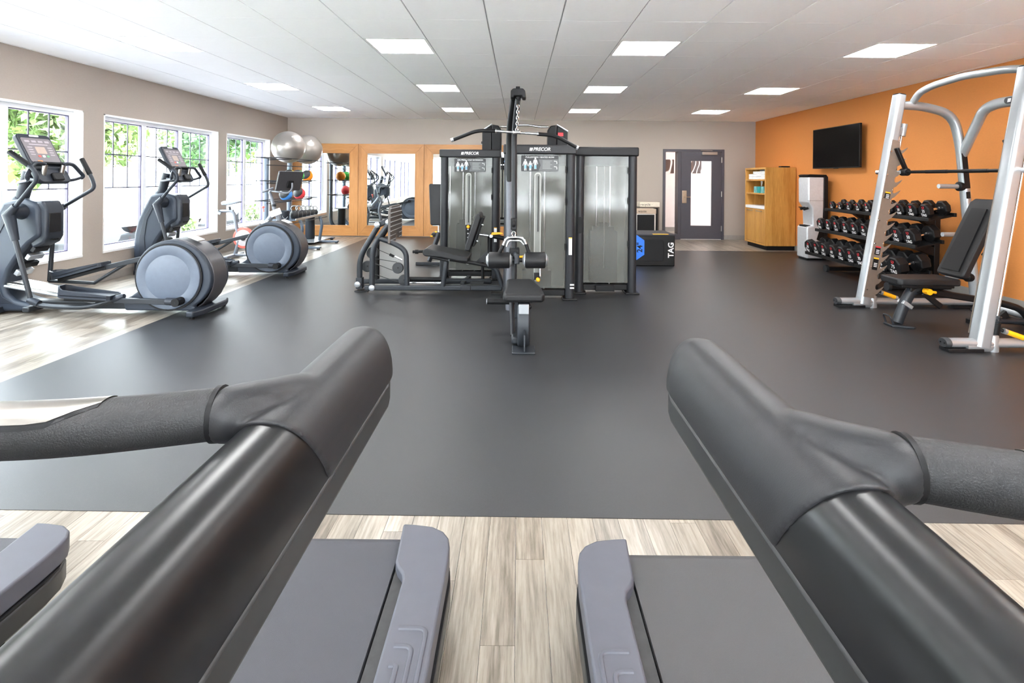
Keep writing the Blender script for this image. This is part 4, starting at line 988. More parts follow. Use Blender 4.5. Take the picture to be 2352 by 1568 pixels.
MB().cyl((hd.x, hd.y, hd.z - .03), (hd.x, hd.y, hd.z - .10), .018).build('cable_end', m_black, PD)
# chain of links down to the bar
ct = D(1190, 240, 4.85); cb = D(1187, 301, 4.85)
for k in range(9):
    c = ct.lerp(cb, (k + .5) / 9); r1, r2 = .020, .010; pts = []
    for j in range(13):
        a = 2 * math.pi * j / 12; w_ = Vector((math.cos(a) * r2, 0, 0)) if k % 2 == 0 else Vector((0, math.cos(a) * r2, 0)); pts.append(c + w_ + Vector((0, 0, math.sin(a) * r1)))
    MB().tube(pts, .0038, 6).build('chain_link', m_chrome, PD)
# lat bar
Yb = 4.85
lb = [D(1040, 321, Yb), D(1095, 299, Yb), D(1140, 301, Yb), D(1240, 308, Yb), D(1275, 312, Yb), D(1325, 339, Yb)]
MB().tube([D(1138, 300.8, Yb), D(1239, 307.8, Yb)], .0125, 12).build('lat_bar', m_chrome, PD)
MB().tube(fillet([D(1042, 320.4, Yb), D(1097, 299, Yb), D(1138, 301, Yb)], .12, 8), .0175, 12).build('bar_grip', m_black, PD)
MB().tube(fillet([D(1237, 307.8, Yb), D(1275, 311, Yb), D(1324, 338, Yb)], .12, 8), .0175, 12).build('bar_grip', m_black, PD)
for a, b_ in ((D(1036, 322.5, Yb), D(1042, 320.2, Yb)), (D(1324, 338, Yb), D(1328, 340, Yb))): MB().cyl(a, b_, .019).build('bar_end', m_silver, PD)
for q_ in (D(1139, 301, Yb), D(1235, 307.5, Yb)): MB().cyl(q_ + Vector((-.006, 0, 0)), q_ + Vector((.006, 0, 0)), .019).build('bar_collar', m_chrome, PD)
MB().lathe([(.018, -.035), (.021, -.03), (.017, -.02), (.017, .02), (.021, .03), (.018, .035)], D(1187, 304, Yb), (1, 0, .07), 16).build('bar_swivel', m_chrome, PD)
# thigh rollers
Yr = 4.95
for a, b_ in (((1122, 597), (1171, 597)), ((1206, 597), (1253, 597))):
    pa, pb = D(*a, Yr), D(*b_, Yr); L_ = (pb - pa).length
    MB().lathe([(.06, 0), (.072, .004), (.076, .014), (.076, L_ - .014), (.072, L_ - .004), (.06, L_)], pa, (1, 0, 0), 28).build('thigh_roller', m_pad, PD)
    for q_, s_ in ((pa, -1), (pb, 1)): MB().lathe([(.062, 0), (.058, .008), (.045, .012), (.035, .022), (.002, .024)], q_, (s_, 0, 0), 24).build('roller_cap', m_silver, PD)
MB().cyl(D(1140, 597, Yr), D(1240, 597, Yr), .02).build('roller_axle', m_black, PD)
MB().box(D(1170, 571, Yr + .05), D(1193, 594, Yr + .16)).build('roller_bracket', m_black, PD, bevel=.008)
MB().tube([D(1182, 582, 5.05), D(1187, 588, 4.93), D(1187, 606, 4.91)], .026, 12).build('roller_hook', m_dark, PD)
MB().tube([D(1192, 590, 4.98), D(1204, 589, 4.98)], .011, 10).build('roller_lever', m_yellow, PD)
# row handle on the low pulley
Yh = 4.9
MB().lathe([(.05, -.014), (.055, 0), (.05, .014)], D(1180, 513, 5.0), (1, 0, 0), 22).build('row_pulley', m_black, PD)
MB().box(D(1173, 502, 4.96), D(1187, 526, 5.04)).build('pulley_cage', m_blackm, PD, bevel=.006)
rg = []
for j in range(13): a = 2 * math.pi * j / 12; rg.append(D(1180, 537, Yh) + Vector((math.cos(a) * .018, 0, math.sin(a) * .022)))
MB().tube(rg, .005, 8).build('snap_ring', m_chrome, PD)
MB().tube(fillet([D(1155, 565, Yh), D(1163, 546, Yh), D(1182, 544, Yh), D(1201, 546, Yh), D(1209, 562, Yh)], .05), .014, 10).build('row_handle', m_chrome, PD)
MB().tube(fillet([D(1164, 566, Yh + .05), D(1168, 553, Yh + .05), D(1182, 552, Yh + .05), D(1196, 553, Yh + .05), D(1203, 562, Yh + .05)], .04), .010, 10).build('row_handle', m_chrome, PD)
MB().tube([D(1156, 563, Yh), D(1147, 580, Yh)], .017, 10).build('row_grip', m_black, PD); MB().tube([D(1208, 560, Yh), D(1214, 578, Yh)], .017, 10).build('row_grip', m_black, PD)
# bench seat, pillar, floor beam, foot bar
zs = .43
s0, s1 = D(1203, 690, 4.1), D(1193, 642, 4.74)
prof = [(s0.x - .165, 4.13), (s0.x - .15, 4.09), (s0.x + .15, 4.09), (s0.x + .165, 4.13), (s0.x + .15, 4.38), (s1.x + .125, 4.70), (s1.x + .10, 4.735), (s1.x - .09, 4.735), (s1.x - .115, 4.70), (s0.x - .15, 4.38)]
MB().prism(prof, 'z', zs - .065, zs).build('seat_pad', m_pad, PD, bevel=.022, seg=4)
MB().box((s0.x - .12, 4.16, zs - .08), (s1.x + .1, 4.68, zs - .066)).build('seat_board', m_black, PD, smooth=0)
cx_ = D(1203, 750, 4.05).x
prf = [(4.10, .02), (4.07, .10), (4.085, .22), (4.12, .345), (4.26, .345), (4.25, .2), (4.26, .1), (4.32, .05), (5.0, .05), (5.0, .02)]
MB().prism([(a, b_) for a, b_ in prf], 'x', cx_ - .05, cx_ + .05).build('seat_pillar', m_dark, PD, bevel=.02, seg=3)
MB().box((cx_ - .04, 4.066, .28), (cx_ + .04, 4.1, .355)).build('pillar_plate', m_silver, PD, bevel=.004)
MB().box((cx_ - .09, 3.97, 0), (cx_ + .09, 4.15, .016)).build('foot_plate', m_dark, PD, bevel=.006)
MB().prism([(3.985, .016), (4.0, .14), (4.07, .16), (4.07, .016)], 'x', cx_ + .0, cx_ + .012).build('foot_fin', m_dark, PD, bevel=.002)
MB().ball(D(1216, 705, 4.12), .018).build('adjust_knob', m_black, PD)
ya = 4.45
MB().beam((cx_ - .06, 4.15, .05), (D(1180, 735, 5.1).x, 5.3, .05), .07, .06).build('floor_beam', m_dark, PD, bevel=.014)
MB().tube([(cx_ - .085, 4.25, .06), (cx_ - .105, 4.55, .33), (cx_ - .1, 4.7, .34)], .02).build('seat_brace', m_post, PD)
fb = D(1119, 692, 4.75)
MB().tube([fb, (cx_, 4.75, fb.z)], .026).build('foot_bar', m_black, PD)
MB().cyl(fb + Vector((-.006, 0, 0)), fb, .027).build('foot_bar_cap', m_silver, PD)
MB().beam((cx_ - .05, 4.75, .05), (cx_ - .05, 4.75, fb.z), .05, .05).build('foot_bar_stand', m_dark, PD)
MB().beam((D(1170, 700, 5.32).x - .01, 5.32, .04), (D(1170, 700, 5.32).x - .01, 5.9, .04), .07, .06).build('floor_beam', m_dark, PD, bevel=.014)

# ---- third tower, seen from its plain side
T3 = empty('weight_stack_tower', (1.0, 6.2, 0), 'free-facing weight tower with a plain smoked panel and no placard', 'weight tower')
x0, x1 = PX(1322, 6.07), PX(1464, 6.07)
tower(T3, (x0 + x1) / 2, x1 - x0, 6.07, title=None, front=False, stack_top=.72)
MB().prism(rrect(.05, .19, .02, 5, x0 + .05, .80), 'y', 6.062, 6.069).build('rod_holder', m_black, T3, bevel=.002)
MB().box(((x0 + x1) / 2 - .12, 6.06, .035), ((x0 + x1) / 2 + .1, 6.11, .1)).build('base_cover', m_black, T3, bevel=.005)

# ---- cable trainer behind with two pods and a pull-up bar
CT = empty('cable_trainer', (-.1, 8.0, 0), 'tall cable trainer with two black pods and a chrome pull-up bar, behind the weight towers', 'cable machine')
Yc = 8.0
for s_, pa, pb in ((-1, 1106, 1150), (1, 1256, 1302)):
    xa, xb = PX(pa, Yc), PX(pb, Yc); zt = PZ(286, Yc); xm = xa + (xb - xa) * (.5 if s_ < 0 else .45)
    oth = xa if s_ < 0 else xb; inn = xb if s_ < 0 else xa
    MB().prism([(oth, PZ(349, Yc)), (oth, zt - .1), (xm, zt - .01), (xm, PZ(349, Yc))], 'y', Yc - .02, Yc + .25).build('pod_cover', m_blackm, CT, bevel=.012)
    MB().prism([(xm + .004 * -s_, PZ(349, Yc)), (xm, zt - .005), (xm + (inn - xm) * .7, zt - .02), (inn, zt - .08), (inn, PZ(349, Yc))], 'y', Yc - .06, Yc + .2).build('pod_front', m_black, CT, bevel=.02, seg=3)
    MB().tube([(xm, Yc - .03, zt - .0), (oth, Yc - .03, zt - .1)], .012).build('pod_edge', m_silver, CT)
    MB().prism(rrect(.11, .2, .03, 5, xm + (inn - xm) * .55, Yc + .1), 'z', .02, PZ(346, Yc)).build('column', m_blackm, CT)
    MB().box((xm - .12, Yc - .3, 0), (xm + .12, Yc + .4, .05)).build('base_foot', m_blackm, CT, bevel=.012)
    MB().cyl((xm + (inn - xm) * .2, Yc - .06, .1), (xm + (inn - xm) * .2, Yc - .06, 1.7), .016).build('guide_rail', m_chrome, CT)
    if s_ > 0: MB().box((xm + .02, Yc - .026, PZ(312, Yc)), (xm + .10, Yc - .021, PZ(304, Yc))).build('label_plate', m_redprint, CT, smooth=0)
    else: MB().cyl((oth - .02, Yc + .1, PZ(327, Yc)), (oth, Yc + .1, PZ(327, Yc)), .02).build('pod_knob', m_black, CT)
xl, xr = PX(1147, Yc), PX(1258, Yc)
MB().tube(fillet([(xl, Yc, PZ(291, Yc)), (xl + .14, Yc, PZ(291, Yc)), (xl + .3, Yc, PZ(287, Yc)), (xr - .3, Yc, PZ(287, Yc)), (xr - .14, Yc, PZ(291, Yc)), (xr, Yc, PZ(291, Yc))], .05), .016).build('pull_up_bar', m_chrome, CT)
for a, b_ in ((xl + .01, xl + .12), (xr - .12, xr - .01)): MB().cyl((a, Yc, PZ(291, Yc)), (b_, Yc, PZ(291, Yc)), .02).build('bar_grip', m_steel, CT)
MB().box((xl - .3, Yc + .05, PZ(352, Yc) - .05), (xr + .3, Yc + .12, PZ(352, Yc))).build('cross_beam', m_blackm, CT, bevel=.006)
xq = PX(1153, 7.85)
MB().tube([(xq, 7.85, PZ(360, 7.85)), (xq, 7.85, PZ(500, 7.85))], .01, 8).build('rope_handle', m_black, CT)
MB().tube([(xq + .04, 7.85, PZ(360, 7.85)), (xq + .04, 7.85, PZ(495, 7.85))], .014, 8).build('strap_handle', m_black, CT)
MB().box((xq - .02, 7.84, PZ(362, 7.85)), (xq + .02, 7.87, PZ(350, 7.85))).build('handle_hook', m_chrome, CT)
MB().ball((xq + .045, 7.84, PZ(371, 7.85)), .022).build('cable_ball', mat('blue_stop', (60, 140, 200), .4), CT)

# ---- upright bench behind the leg press tower
UB = empty('upright_bench', (-1.25, 8.3, 0), 'black bench with raised backrest behind the leg press tower', 'bench')
Yu = 8.15; ux = PX(1009, Yu)
bz0, bz1 = PZ(519, Yu), PZ(424, Yu)
MB().plate(rrect(.29, bz1 - bz0, .03), (ux, Yu, (bz0 + bz1) / 2), (1, 0, .0), (-.06, .10, 1), .055).build('backrest', m_pad, UB, bevel=.015, seg=3)
MB().beam((ux + .015, Yu - .035, bz0 + .05), (ux - .015, Yu + .03, bz1 - .08), .16, .02, (0, 1, 0)).build('backrest_board', m_stack, UB, bevel=.004)
MB().tube([(ux, Yu - .03, bz0 + .12), (ux, Yu - .05, PZ(541, Yu))], .014).build('support_rod', m_steel, UB)
MB().beam((ux + .01, Yu - .05, PZ(535, Yu)), (ux - .12, Yu - .2, .06), .05, .06).build('rear_leg', m_dark, UB, bevel=.008)
MB().beam((ux, Yu - .05, PZ(540, Yu)), (ux, Yu + .55, .38), .06, .06).build('spine', m_dark, UB, bevel=.008)
MB().box((ux - .14, Yu + .1, .40), (ux + .14, Yu + .55, .46)).build('seat_pad', m_pad, UB, bevel=.02, seg=3)
MB().beam((ux, Yu + .5, .37), (ux, Yu + .62, .03), .05, .06).build('front_leg', m_dark, UB, bevel=.008)
MB().beam((ux - .2, Yu + .62, .03), (ux + .2, Yu + .62, .03), .05, .05).build('front_foot', m_dark, UB, bevel=.01)
MB().beam((ux - .32, Yu - .2, .03), (ux + .1, Yu - .2, .03), .05, .05).build('rear_foot', m_dark, UB, bevel=.01)
for a, b_ in ((PX(991, Yu), PZ(543, Yu)), (PX(1001, Yu), PZ(533, Yu))): MB().cyl((a, Yu - .08, b_), (a + .035, Yu - .08, b_), .012).build('adjust_knob', m_yellow, UB)
# ================================================================== along the orange wall
# ---- smith machine: bar runs into the depth of the room
SM = empty('smith_machine', (4.0, 4.87, 0), 'silver smith machine with black barbell and hooked side racks', 'smith machine')
YN, YF = 4.16, 5.57
TX0, TX1, TZ = 3.66, 4.03, 2.25           # foot and top of the leaning uprights
m_rack = mat('hook_plate', (128, 115, 104), .45, .35)
lean = Vector((TX1 - TX0, 0, TZ - .04)).normalized(); across = Vector((lean.z, 0, -lean.x))
for Y in (YN, YF):
    c0, c1 = Vector((TX0, Y, .04)), Vector((TX1, Y, TZ))
    # oval column
    prof = rrect(.115, .12, .032, 6)
    ring0 = [c0 + across * a + Vector((0, b_, 0)) for a, b_ in prof]; ring1 = [c1 + across * (a * .8) + Vector((0, b_, 0)) for a, b_ in prof]
    n = len(prof); mb = MB(); mb.add(ring0 + ring1, [tuple(range(n))[::-1], tuple(range(n, 2 * n))] + [(k, (k + 1) % n, n + (k + 1) % n, n + k) for k in range(n)])
    col = mb.build('upright', m_silver, SM, smooth=50)
    mb = MB(); ring2 = [c1 + lean * .012 + across * (a * .74) + Vector((0, b_ * .9, 0)) for a, b_ in prof]
    mb.add(ring1 + ring2, [tuple(range(n))[::-1], tuple(range(n, 2 * n))] + [(k, (k + 1) % n, n + (k + 1) % n, n + k) for k in range(n)]); mb.build('top_cap', m_blackm, SM, smooth=50)
    # base tube
    xf = 3.40
    MB().tube([(xf, Y, .065), (4.86, Y, .065)], .036, 18, sx=1.25).build('base_tube', m_silver, SM)
    MB().tube([(xf - .03, Y, .065), (xf - .012, Y, .065), (xf + .01, Y, .065)], [.034, .04, .04], 18, sx=1.25).build('tube_end', m_stack, SM)
    for s_ in (-.02, .02): MB().cyl((xf - .034, Y + s_, .065), (xf - .028, Y + s_, .065), .006, n=8).build('end_bolt', m_black, SM)
    MB().box((xf - .02, Y - .05, 0), (xf + .26, Y + .05, .028)).build('rubber_pad', m_black, SM, bevel=.004)
    MB().box((4.6, Y - .05, 0), (4.86, Y + .05, .028)).build('rubber_pad', m_black, SM, bevel=.004)
    MB().tube([c0 + Vector((-.12, 0, .0)), c0 + Vector((.1, 0, 0))], .05, 16, sx=.9).build('base_socket', m_silver, SM)
    # guide rod, spring, cup, handle - inside face of the upright
    ins = 1 if Y == YN else -1
    off = across * .098 + Vector((0, 0, 0))
    g0, g1 = c0 + off + lean * .22, c0 + off + lean * 1.93
    MB().tube([g0, g1], .0135, 12).build('guide_rod', m_chrome, SM)
    MB().lathe([(.045, -.04), (.048, .0), (.046, .10), (.04, .11)], c0 + off + Vector((0, 0, .0)), (0, 0, 1), 20).build('rod_cup', m_silver, SM)
    MB().tube([c0 + off + lean * .10, c0 + off + lean * .2], .033, 16).build('damper', m_black, SM)
    sp_ = [c0 + off + lean * (.2 + .06 * k / 40) + Vector((math.cos(k * .9) * .03, math.sin(k * .9) * .03, 0)) for k in range(41)]
    MB().tube(sp_, .004, 6).build('spring', m_dark, SM)
    MB().beam(c0 + across * .02 + lean * 1.86, c0 + off + lean * 1.86, .06, .09, lean).build('rod_bracket', m_silver, SM, bevel=.008)
    MB().tube([c0 + off + lean * 1.82, c0 + off + lean * 1.95], .036, 16).build('rod_socket', m_silver, SM)
    hs = c0 + off + lean * .16; hp = hs + Vector((.05, -.02, -.015)); he = hs + Vector((.22, -.03, -.075))
    MB().tube([hs, hp], .012, 10).build('lock_stem', m_black, SM)
    MB().tube([hp.lerp(he, .12), he.lerp(hp, .12)], .021, 14).build('lock_grip', m_yellow, SM)
    MB().cyl(hp, hp.lerp(he, .13), .022).build('lock_ferrule', m_silver, SM); MB().cyl(he.lerp(hp, .13), he, .022).build('lock_ferrule', m_silver, SM)
    # hooked rack plate
    yp = Y + ins * .035; n_h = 14; out = []
    a0, a1 = .10, 1.70
    out.append((-.045, a0 - .02)); out.append((.07, a0 - .02))
    stp = (a1 - a0) / n_h
    for k in range(n_h):
        b_ = a0 + stp * k
        out += [(.062, b_ + stp * .10), (.088, b_ + stp * .28), (.125, b_ + stp * .72), (.142, b_ + stp * 1.0), (.100, b_ + stp * .72), (.078, b_ + stp * .62), (.060, b_ + stp * .72), (.056, b_ + stp * .95)]
    out += [(.05, a1 + .03), (.03, a1 + .055), (-.03, a1 + .055)]
    MB().plate(out, c0 + Vector((0, ins * .062 + .004, 0)), across, lean, .008).build('hook_rack', m_rack, SM, smooth=0)
    for k in range(7):
        q = c0 + across * -.03 + lean * (.16 + .245 * k) + Vector((0, ins * .062 - .004, 0))
        if Y == YF: MB().cyl(q + Vector((0, -.012, 0)), q + Vector((0, .002, 0)), .007, n=8).build('rack_bolt', m_chrome, SM)
if True:
    c0 = Vector((TX0, YF, .04))
    for zz, hh, mcol in ((.58, .09, m_redprint), (.44, .13, m_yellow), (1.17, .07, m_yellow)):
        q = c0 + across * .012 + lean * zz + Vector((0, -.0685, 0))
        lb_ = MB().plate(rrect(.055, hh, .004), q, across, lean, .0015).build('warning_label', m_black, SM)
        MB().plate([(-.027, hh / 2 - .014), (.027, hh / 2 - .014), (.027, hh / 2), (-.027, hh / 2)], q + Vector((0, -.0022, 0)), across, lean, .0008).build('label_band', mcol, lb_)
        for k in range(3): MB().plate([(-.018, -.02 + .016 * k), (.016, -.02 + .016 * k), (.016, -.012 + .016 * k), (-.018, -.012 + .016 * k)], q + Vector((0, -.0022, -.012)), across, lean, .0006).build('label_print', m_tag_w, lb_)
# barbell on its hooks
bz = 1.46; bc = Vector((TX0, 0, .04)) + lean * ((bz - .04) / lean.z) + across * .145
bx_, bzz = bc.x, bc.z
MB().cyl((bx_, YN + .1, bzz), (bx_, YF - .1, bzz), .0155).build('barbell', m_blackm, SM)
MB().cyl((bx_, YN + .36, bzz), (bx_, YN + .62, bzz), .0175).build('bar_knurl', m_black, SM); MB().cyl((bx_, YF - .62, bzz), (bx_, YF - .36, bzz), .0175).build('bar_knurl', m_black, SM)
for Y, s_ in ((YF - .06, 1), (YN + .06, -1)):
    MB().beam((bx_ + .02, Y - s_ * .03, bzz - .03), (bx_ - .10, Y - s_ * .03, bzz + .25), .03, .05, (0, 1, 0)).build('bar_hook', m_blackm, SM, bevel=.008)
    MB().lathe([(.03, -.06), (.04, -.05), (.04, .02), (.03, .03)], (bx_, Y, bzz), (0, 1, 0), 18).build('bar_bearing', m_black, SM)
    MB().cyl((bx_ - .1, Y + s_ * .02, bzz), (bx_ - .1, Y + s_ * .26, bzz), .024).build('bar_sleeve', m_chrome, SM)
    MB().beam((bx_, Y, bzz), (bx_ - .1, Y + s_ * .02, bzz), .03, .03).build('sleeve_arm', m_silver, SM)
# rear posts with arched shoulders to the uprights, arch with nameplate between them, pull-up bar
RX = 4.70
for Y in (YN, YF):
    top = Vector((TX1 - .01, Y, TZ - .10))
    MB().tube(fillet([top, Vector((4.30, Y, TZ - .115)), Vector((4.60, Y, TZ - .20)), Vector((RX - .02, Y, 1.75)), Vector((RX + .16, Y, .06))], .32, 12), .046, 18).build('rear_post', m_silver, SM)
    for zz, xo in ((1.29, .055), (.78, .10), (.33, .15)):
        MB().lathe([(.046, 0), (.05, .01), (.05, .05), (.035, .06)], (RX + xo - .04, Y, zz), (-1, 0, 0), 18).build('horn_collar', m_black, SM)
        MB().cyl((RX + xo - .1, Y, zz), (RX + xo - .30, Y, zz), .024).build('plate_horn', m_silver, SM)
    MB().beam((RX - .015, Y - .047, 1.64), (RX + .026, Y - .047, 1.27), .055, .004, (0, 1, 0)).build('post_label', m_black, SM)
    MB().beam((RX + .03, Y - .047, 1.235), (RX + .036, Y - .047, 1.165), .04, .004, (0, 1, 0)).build('post_label', m_black, SM)
arch = fillet([Vector((RX - .0, YF, 1.62)), Vector((RX - .02, YF - .28, 2.07)), Vector((RX - .02, YF - .42, 2.11)), Vector((RX - .02, YN + .42, 2.11)), Vector((RX - .02, YN + .28, 2.07)), Vector((RX, YN, 1.62))], .16, 10)
MB().tube(arch, .052, 18, sx=.8).build('rear_arch', m_silver, SM)
npz = Vector((RX - .068, (YN + YF) / 2, 2.115))
npl = MB().plate(rrect(.30, .06, .029, 6), npz + Vector((.006, 0, 0)), (0, -1, 0), (0, 0, 1), .01).build('nameplate', m_stack, SM, bevel=.003)
brand(SM, npz + Vector((-.0052, 0, 0)), .05, u=(0, -1, 0), v=(0, 0, 1))
pu = fillet([Vector((4.16, YF, TZ - .10)), Vector((4.16, YF - .1, TZ + .01)), Vector((4.14, YF - .3, TZ + .05)), Vector((4.12, (YN + YF) / 2, TZ + .07)), Vector((4.14, YN + .3, TZ + .05)), Vector((4.16, YN + .1, TZ + .01)), Vector((4.16, YN, TZ - .10))], .1, 8)
MB().tube(pu, .034, 16).build('pull_up_bar', m_silver, SM)
MB().tube([(4.86, YN, .065), (4.86, YF, .065)], .036, 16).build('base_cross_tube', m_silver, SM)

# ---- adjustable bench under the bar
AB = empty('adjustable_bench', (3.95, 4.87, 0), 'black adjustable bench with the back raised, inside the smith machine', 'bench')
Yb = 4.87
def A(px, py, Y=Yb): return P(px, py, Y)
sz = .455
MB().prism([(3.44, Yb - .11), (3.47, Yb - .135), (3.98, Yb - .15), (4.0, Yb - .13), (4.0, Yb + .13), (3.98, Yb + .15), (3.47, Yb + .135), (3.44, Yb + .11)], 'z', sz - .06, sz).build('seat_pad', m_pad, AB, bevel=.02, seg=3)
MB().box((3.5, Yb - .09, sz - .09), (3.98, Yb + .09, sz - .061)).build('seat_board', m_black, AB, bevel=.006)
k0, k1 = Vector((3.99, Yb, .475)), Vector((4.33, Yb, 1.185)); kd = (k1 - k0).normalized(); kn_ = Vector((-kd.z, 0, kd.x))
MB().plate([(-.15, .02), (-.13, 0), (.13, 0), (.15, .02), (.15, (k1 - k0).length - .04), (.11, (k1 - k0).length), (-.11, (k1 - k0).length), (-.15, (k1 - k0).length - .04)], k0 - kn_ * .0, (0, 1, 0), kd, .065).build('back_pad', m_pad, AB, bevel=.02, seg=3)
MB().plate([(-.10, .05), (.10, .05), (.08, .68), (-.08, .68)], k0 + Vector((0, 1, 0)).cross(kd) * -.012, (0, 1, 0), kd, .012).build('back_board', m_black, AB)
MB().beam((3.62, Yb, .345), (4.44, Yb, .225), .07, .06).build('spine', m_blackm, AB, bevel=.01)
fl = A(2056, 744)
MB().tube(fillet([(3.80, Yb, .35), (3.66, Yb, .345), (fl.x + .08, Yb, .2), (fl.x + .02, Yb, .03)], .12, 8), .05, 14, sx=.75).build('front_leg', m_dark, AB)
MB().beam((3.585, Yb, .185), (3.605, Yb, .215), .085, .10, (1, 0, -.6)).build('leg_band', m_silver, AB, bevel=.004)
MB().prism([(fl.x - .07, Yb - .06), (fl.x + .09, Yb - .12), (fl.x + .12, Yb - .10), (fl.x + .12, Yb + .10), (fl.x + .09, Yb + .12), (fl.x - .07, Yb + .06)], 'z', 0, .02).build('front_foot', m_dark, AB, bevel=.006)
MB().tube(fillet([(fl.x - .05, Yb - .05, .02), (fl.x - .08, Yb - .05, .10), (fl.x - .08, Yb + .05, .10), (fl.x - .05, Yb + .05, .02)], .03), .008, 8).build('foot_loop', m_dark, AB)
MB().tube(fillet([(4.30, Yb, .245), (4.50, Yb, .215), (4.68, Yb, .16), (4.76, Yb, .04)], .1, 8), .032, 14).build('rear_leg', m_blackm, AB)
MB().tube([(4.28, Yb, .055), (4.74, Yb, .045)], .026, 12).build('floor_tube', m_dark, AB)
MB().prism([(4.44, .08), (4.52, .15), (4.56, .08)], 'y', Yb - .015, Yb + .015).build('gusset', m_blackm, AB)
MB().beam((4.76, Yb - .22, .025), (4.76, Yb + .22, .025), .06, .05).build('rear_foot', m_blackm, AB, bevel=.01)
MB().beam((4.28, Yb - .12, .025), (4.28, Yb + .12, .025), .05, .05).build('middle_foot', m_blackm, AB, bevel=.01)
arc = []; pc = Vector((4.02, 0, .46)); R0, R1 = .375, .32
angs = [math.radians(42 - k * 6.5) for k in range(14)]
arcp = [(pc.x + R0 * math.cos(a), pc.z + R0 * math.sin(a)) for a in angs] + [(pc.x + R1 * math.cos(a), pc.z + R1 * math.sin(a)) for a in reversed(angs)]
MB().prism(arcp, 'y', Yb - .05, Yb - .04).build('angle_plate', m_blackm, AB, smooth=0)
for k in range(6):
    a = math.radians(34 - k * 13); q = Vector((pc.x + (R0 + R1) / 2 * math.cos(a), Yb - .052, pc.z + (R0 + R1) / 2 * math.sin(a)))
    MB().cyl(q, q + Vector((0, .004, 0)), .013, n=10).build('index_hole', m_tag_w, AB)
for x, z, w_ in ((3.72, .30, .16), (4.32, .26, -.16)):
    MB().beam((x, Yb - .05, z + .02), (x + w_, Yb - .06, z - .11), .02, .055, (0, 0, 1)).build('link_plate', m_blackm, AB, bevel=.01)
MB().cyl((3.74, Yb - .05, .335), (3.74, Yb - .11, .335), .028, n=10).build('pop_pin', m_yellow, AB)
MB().tube([(3.69, Yb - .10, .345), (3.80, Yb - .10, .33)], .012, 8).build('pop_pin_bar', m_yellow, AB)
MB().box((3.80, Yb - .06, .35), (3.98, Yb + .06, .40)).build('seat_hinge', m_blackm, AB, bevel=.006)

# ---- dumbbell rack
DR = empty('dumbbell_rack', (4.85, 7.1, 0), 'black three-tier dumbbell rack along the orange wall', 'dumbbell rack')
DY0, DY1 = 6.08, 8.14
tiers = [(4.75, .895, .30), (4.60, .58, .31), (4.45, .225, .32)]   # front edge x, z, depth
for fx_, fz_, dp in tiers:
    tilt = .10
    MB().beam((fx_ + .01, DY0, fz_), (fx_ + .01, DY1, fz_), .03, .045).build('front_rail', m_blackm, DR, bevel=.006)
    MB().beam((fx_ + dp, DY0 - .02, fz_ + tilt * .6), (fx_ + dp, DY1, fz_ + tilt * .6), .03, .045).build('rear_rail', m_blackm, DR, bevel=.006)
    sh = MB(); sh.add([(fx_ + .015, DY0, fz_ - .018), (fx_ + dp, DY0, fz_ + tilt * .6 - .018), (fx_ + dp, DY1, fz_ + tilt * .6 - .018), (fx_ + .015, DY1, fz_ - .018), (fx_ + .015, DY0, fz_ - .004), (fx_ + dp, DY0, fz_ + tilt * .6 - .004), (fx_ + dp, DY1, fz_ + tilt * .6 - .004), (fx_ + .015, DY1, fz_ - .004)], [(3,2,1,0),(4,5,6,7),(0,1,5,4),(1,2,6,5),(2,3,7,6),(3,0,4,7)]); sh.build('shelf', m_blackm, DR, smooth=0)
for Y in (6.45, 7.75):
    MB().beam((5.10, Y, .04), (5.12, Y, .98), .10, .07).build('upright', m_blackm, DR, bevel=.008)
    MB().beam((4.55, Y, .045), (5.2, Y, .045), .09, .06).build('foot', m_blackm, DR, bevel=.01)
    MB().lathe([(.05, -.02), (.055, 0), (.05, .02)], (4.55, Y, .045), (1, 0, 0), 16).build('foot_cap', m_stack, DR)
    for fx_, fz_, dp in tiers:
        MB().prism([(fx_ + .06, fz_ - .03), (fx_ + dp, fz_ + .03), (5.1, fz_ - .05), (5.1, fz_ - .16), (fx_ + .2, fz_ - .05)], 'y', Y - .045, Y + .045).build('shelf_bracket', m_blackm, DR, bevel=.005)
m_head = mat('urethane_black', (22, 22, 24), .42, var=.08, bump=.1, spec=.3)
lets = [[5, 5, 10, 10, 15, 15, 20, 20, 25, 25], [30, 30, 35, 35, 40, 40, 45, 45, 50, 50], [55, 55, 60, 60, 65, 65, 70, 70, 75, 75]]
tn = ['top', 'middle', 'bottom']
WORDS = {5: 'five', 10: 'ten', 15: 'fifteen', 20: 'twenty', 25: 'twenty-five', 30: 'thirty', 35: 'thirty-five', 40: 'forty', 45: 'forty-five', 50: 'fifty', 55: 'fifty-five', 60: 'sixty', 65: 'sixty-five', 70: 'seventy', 75: 'seventy-five'}
_db = {}
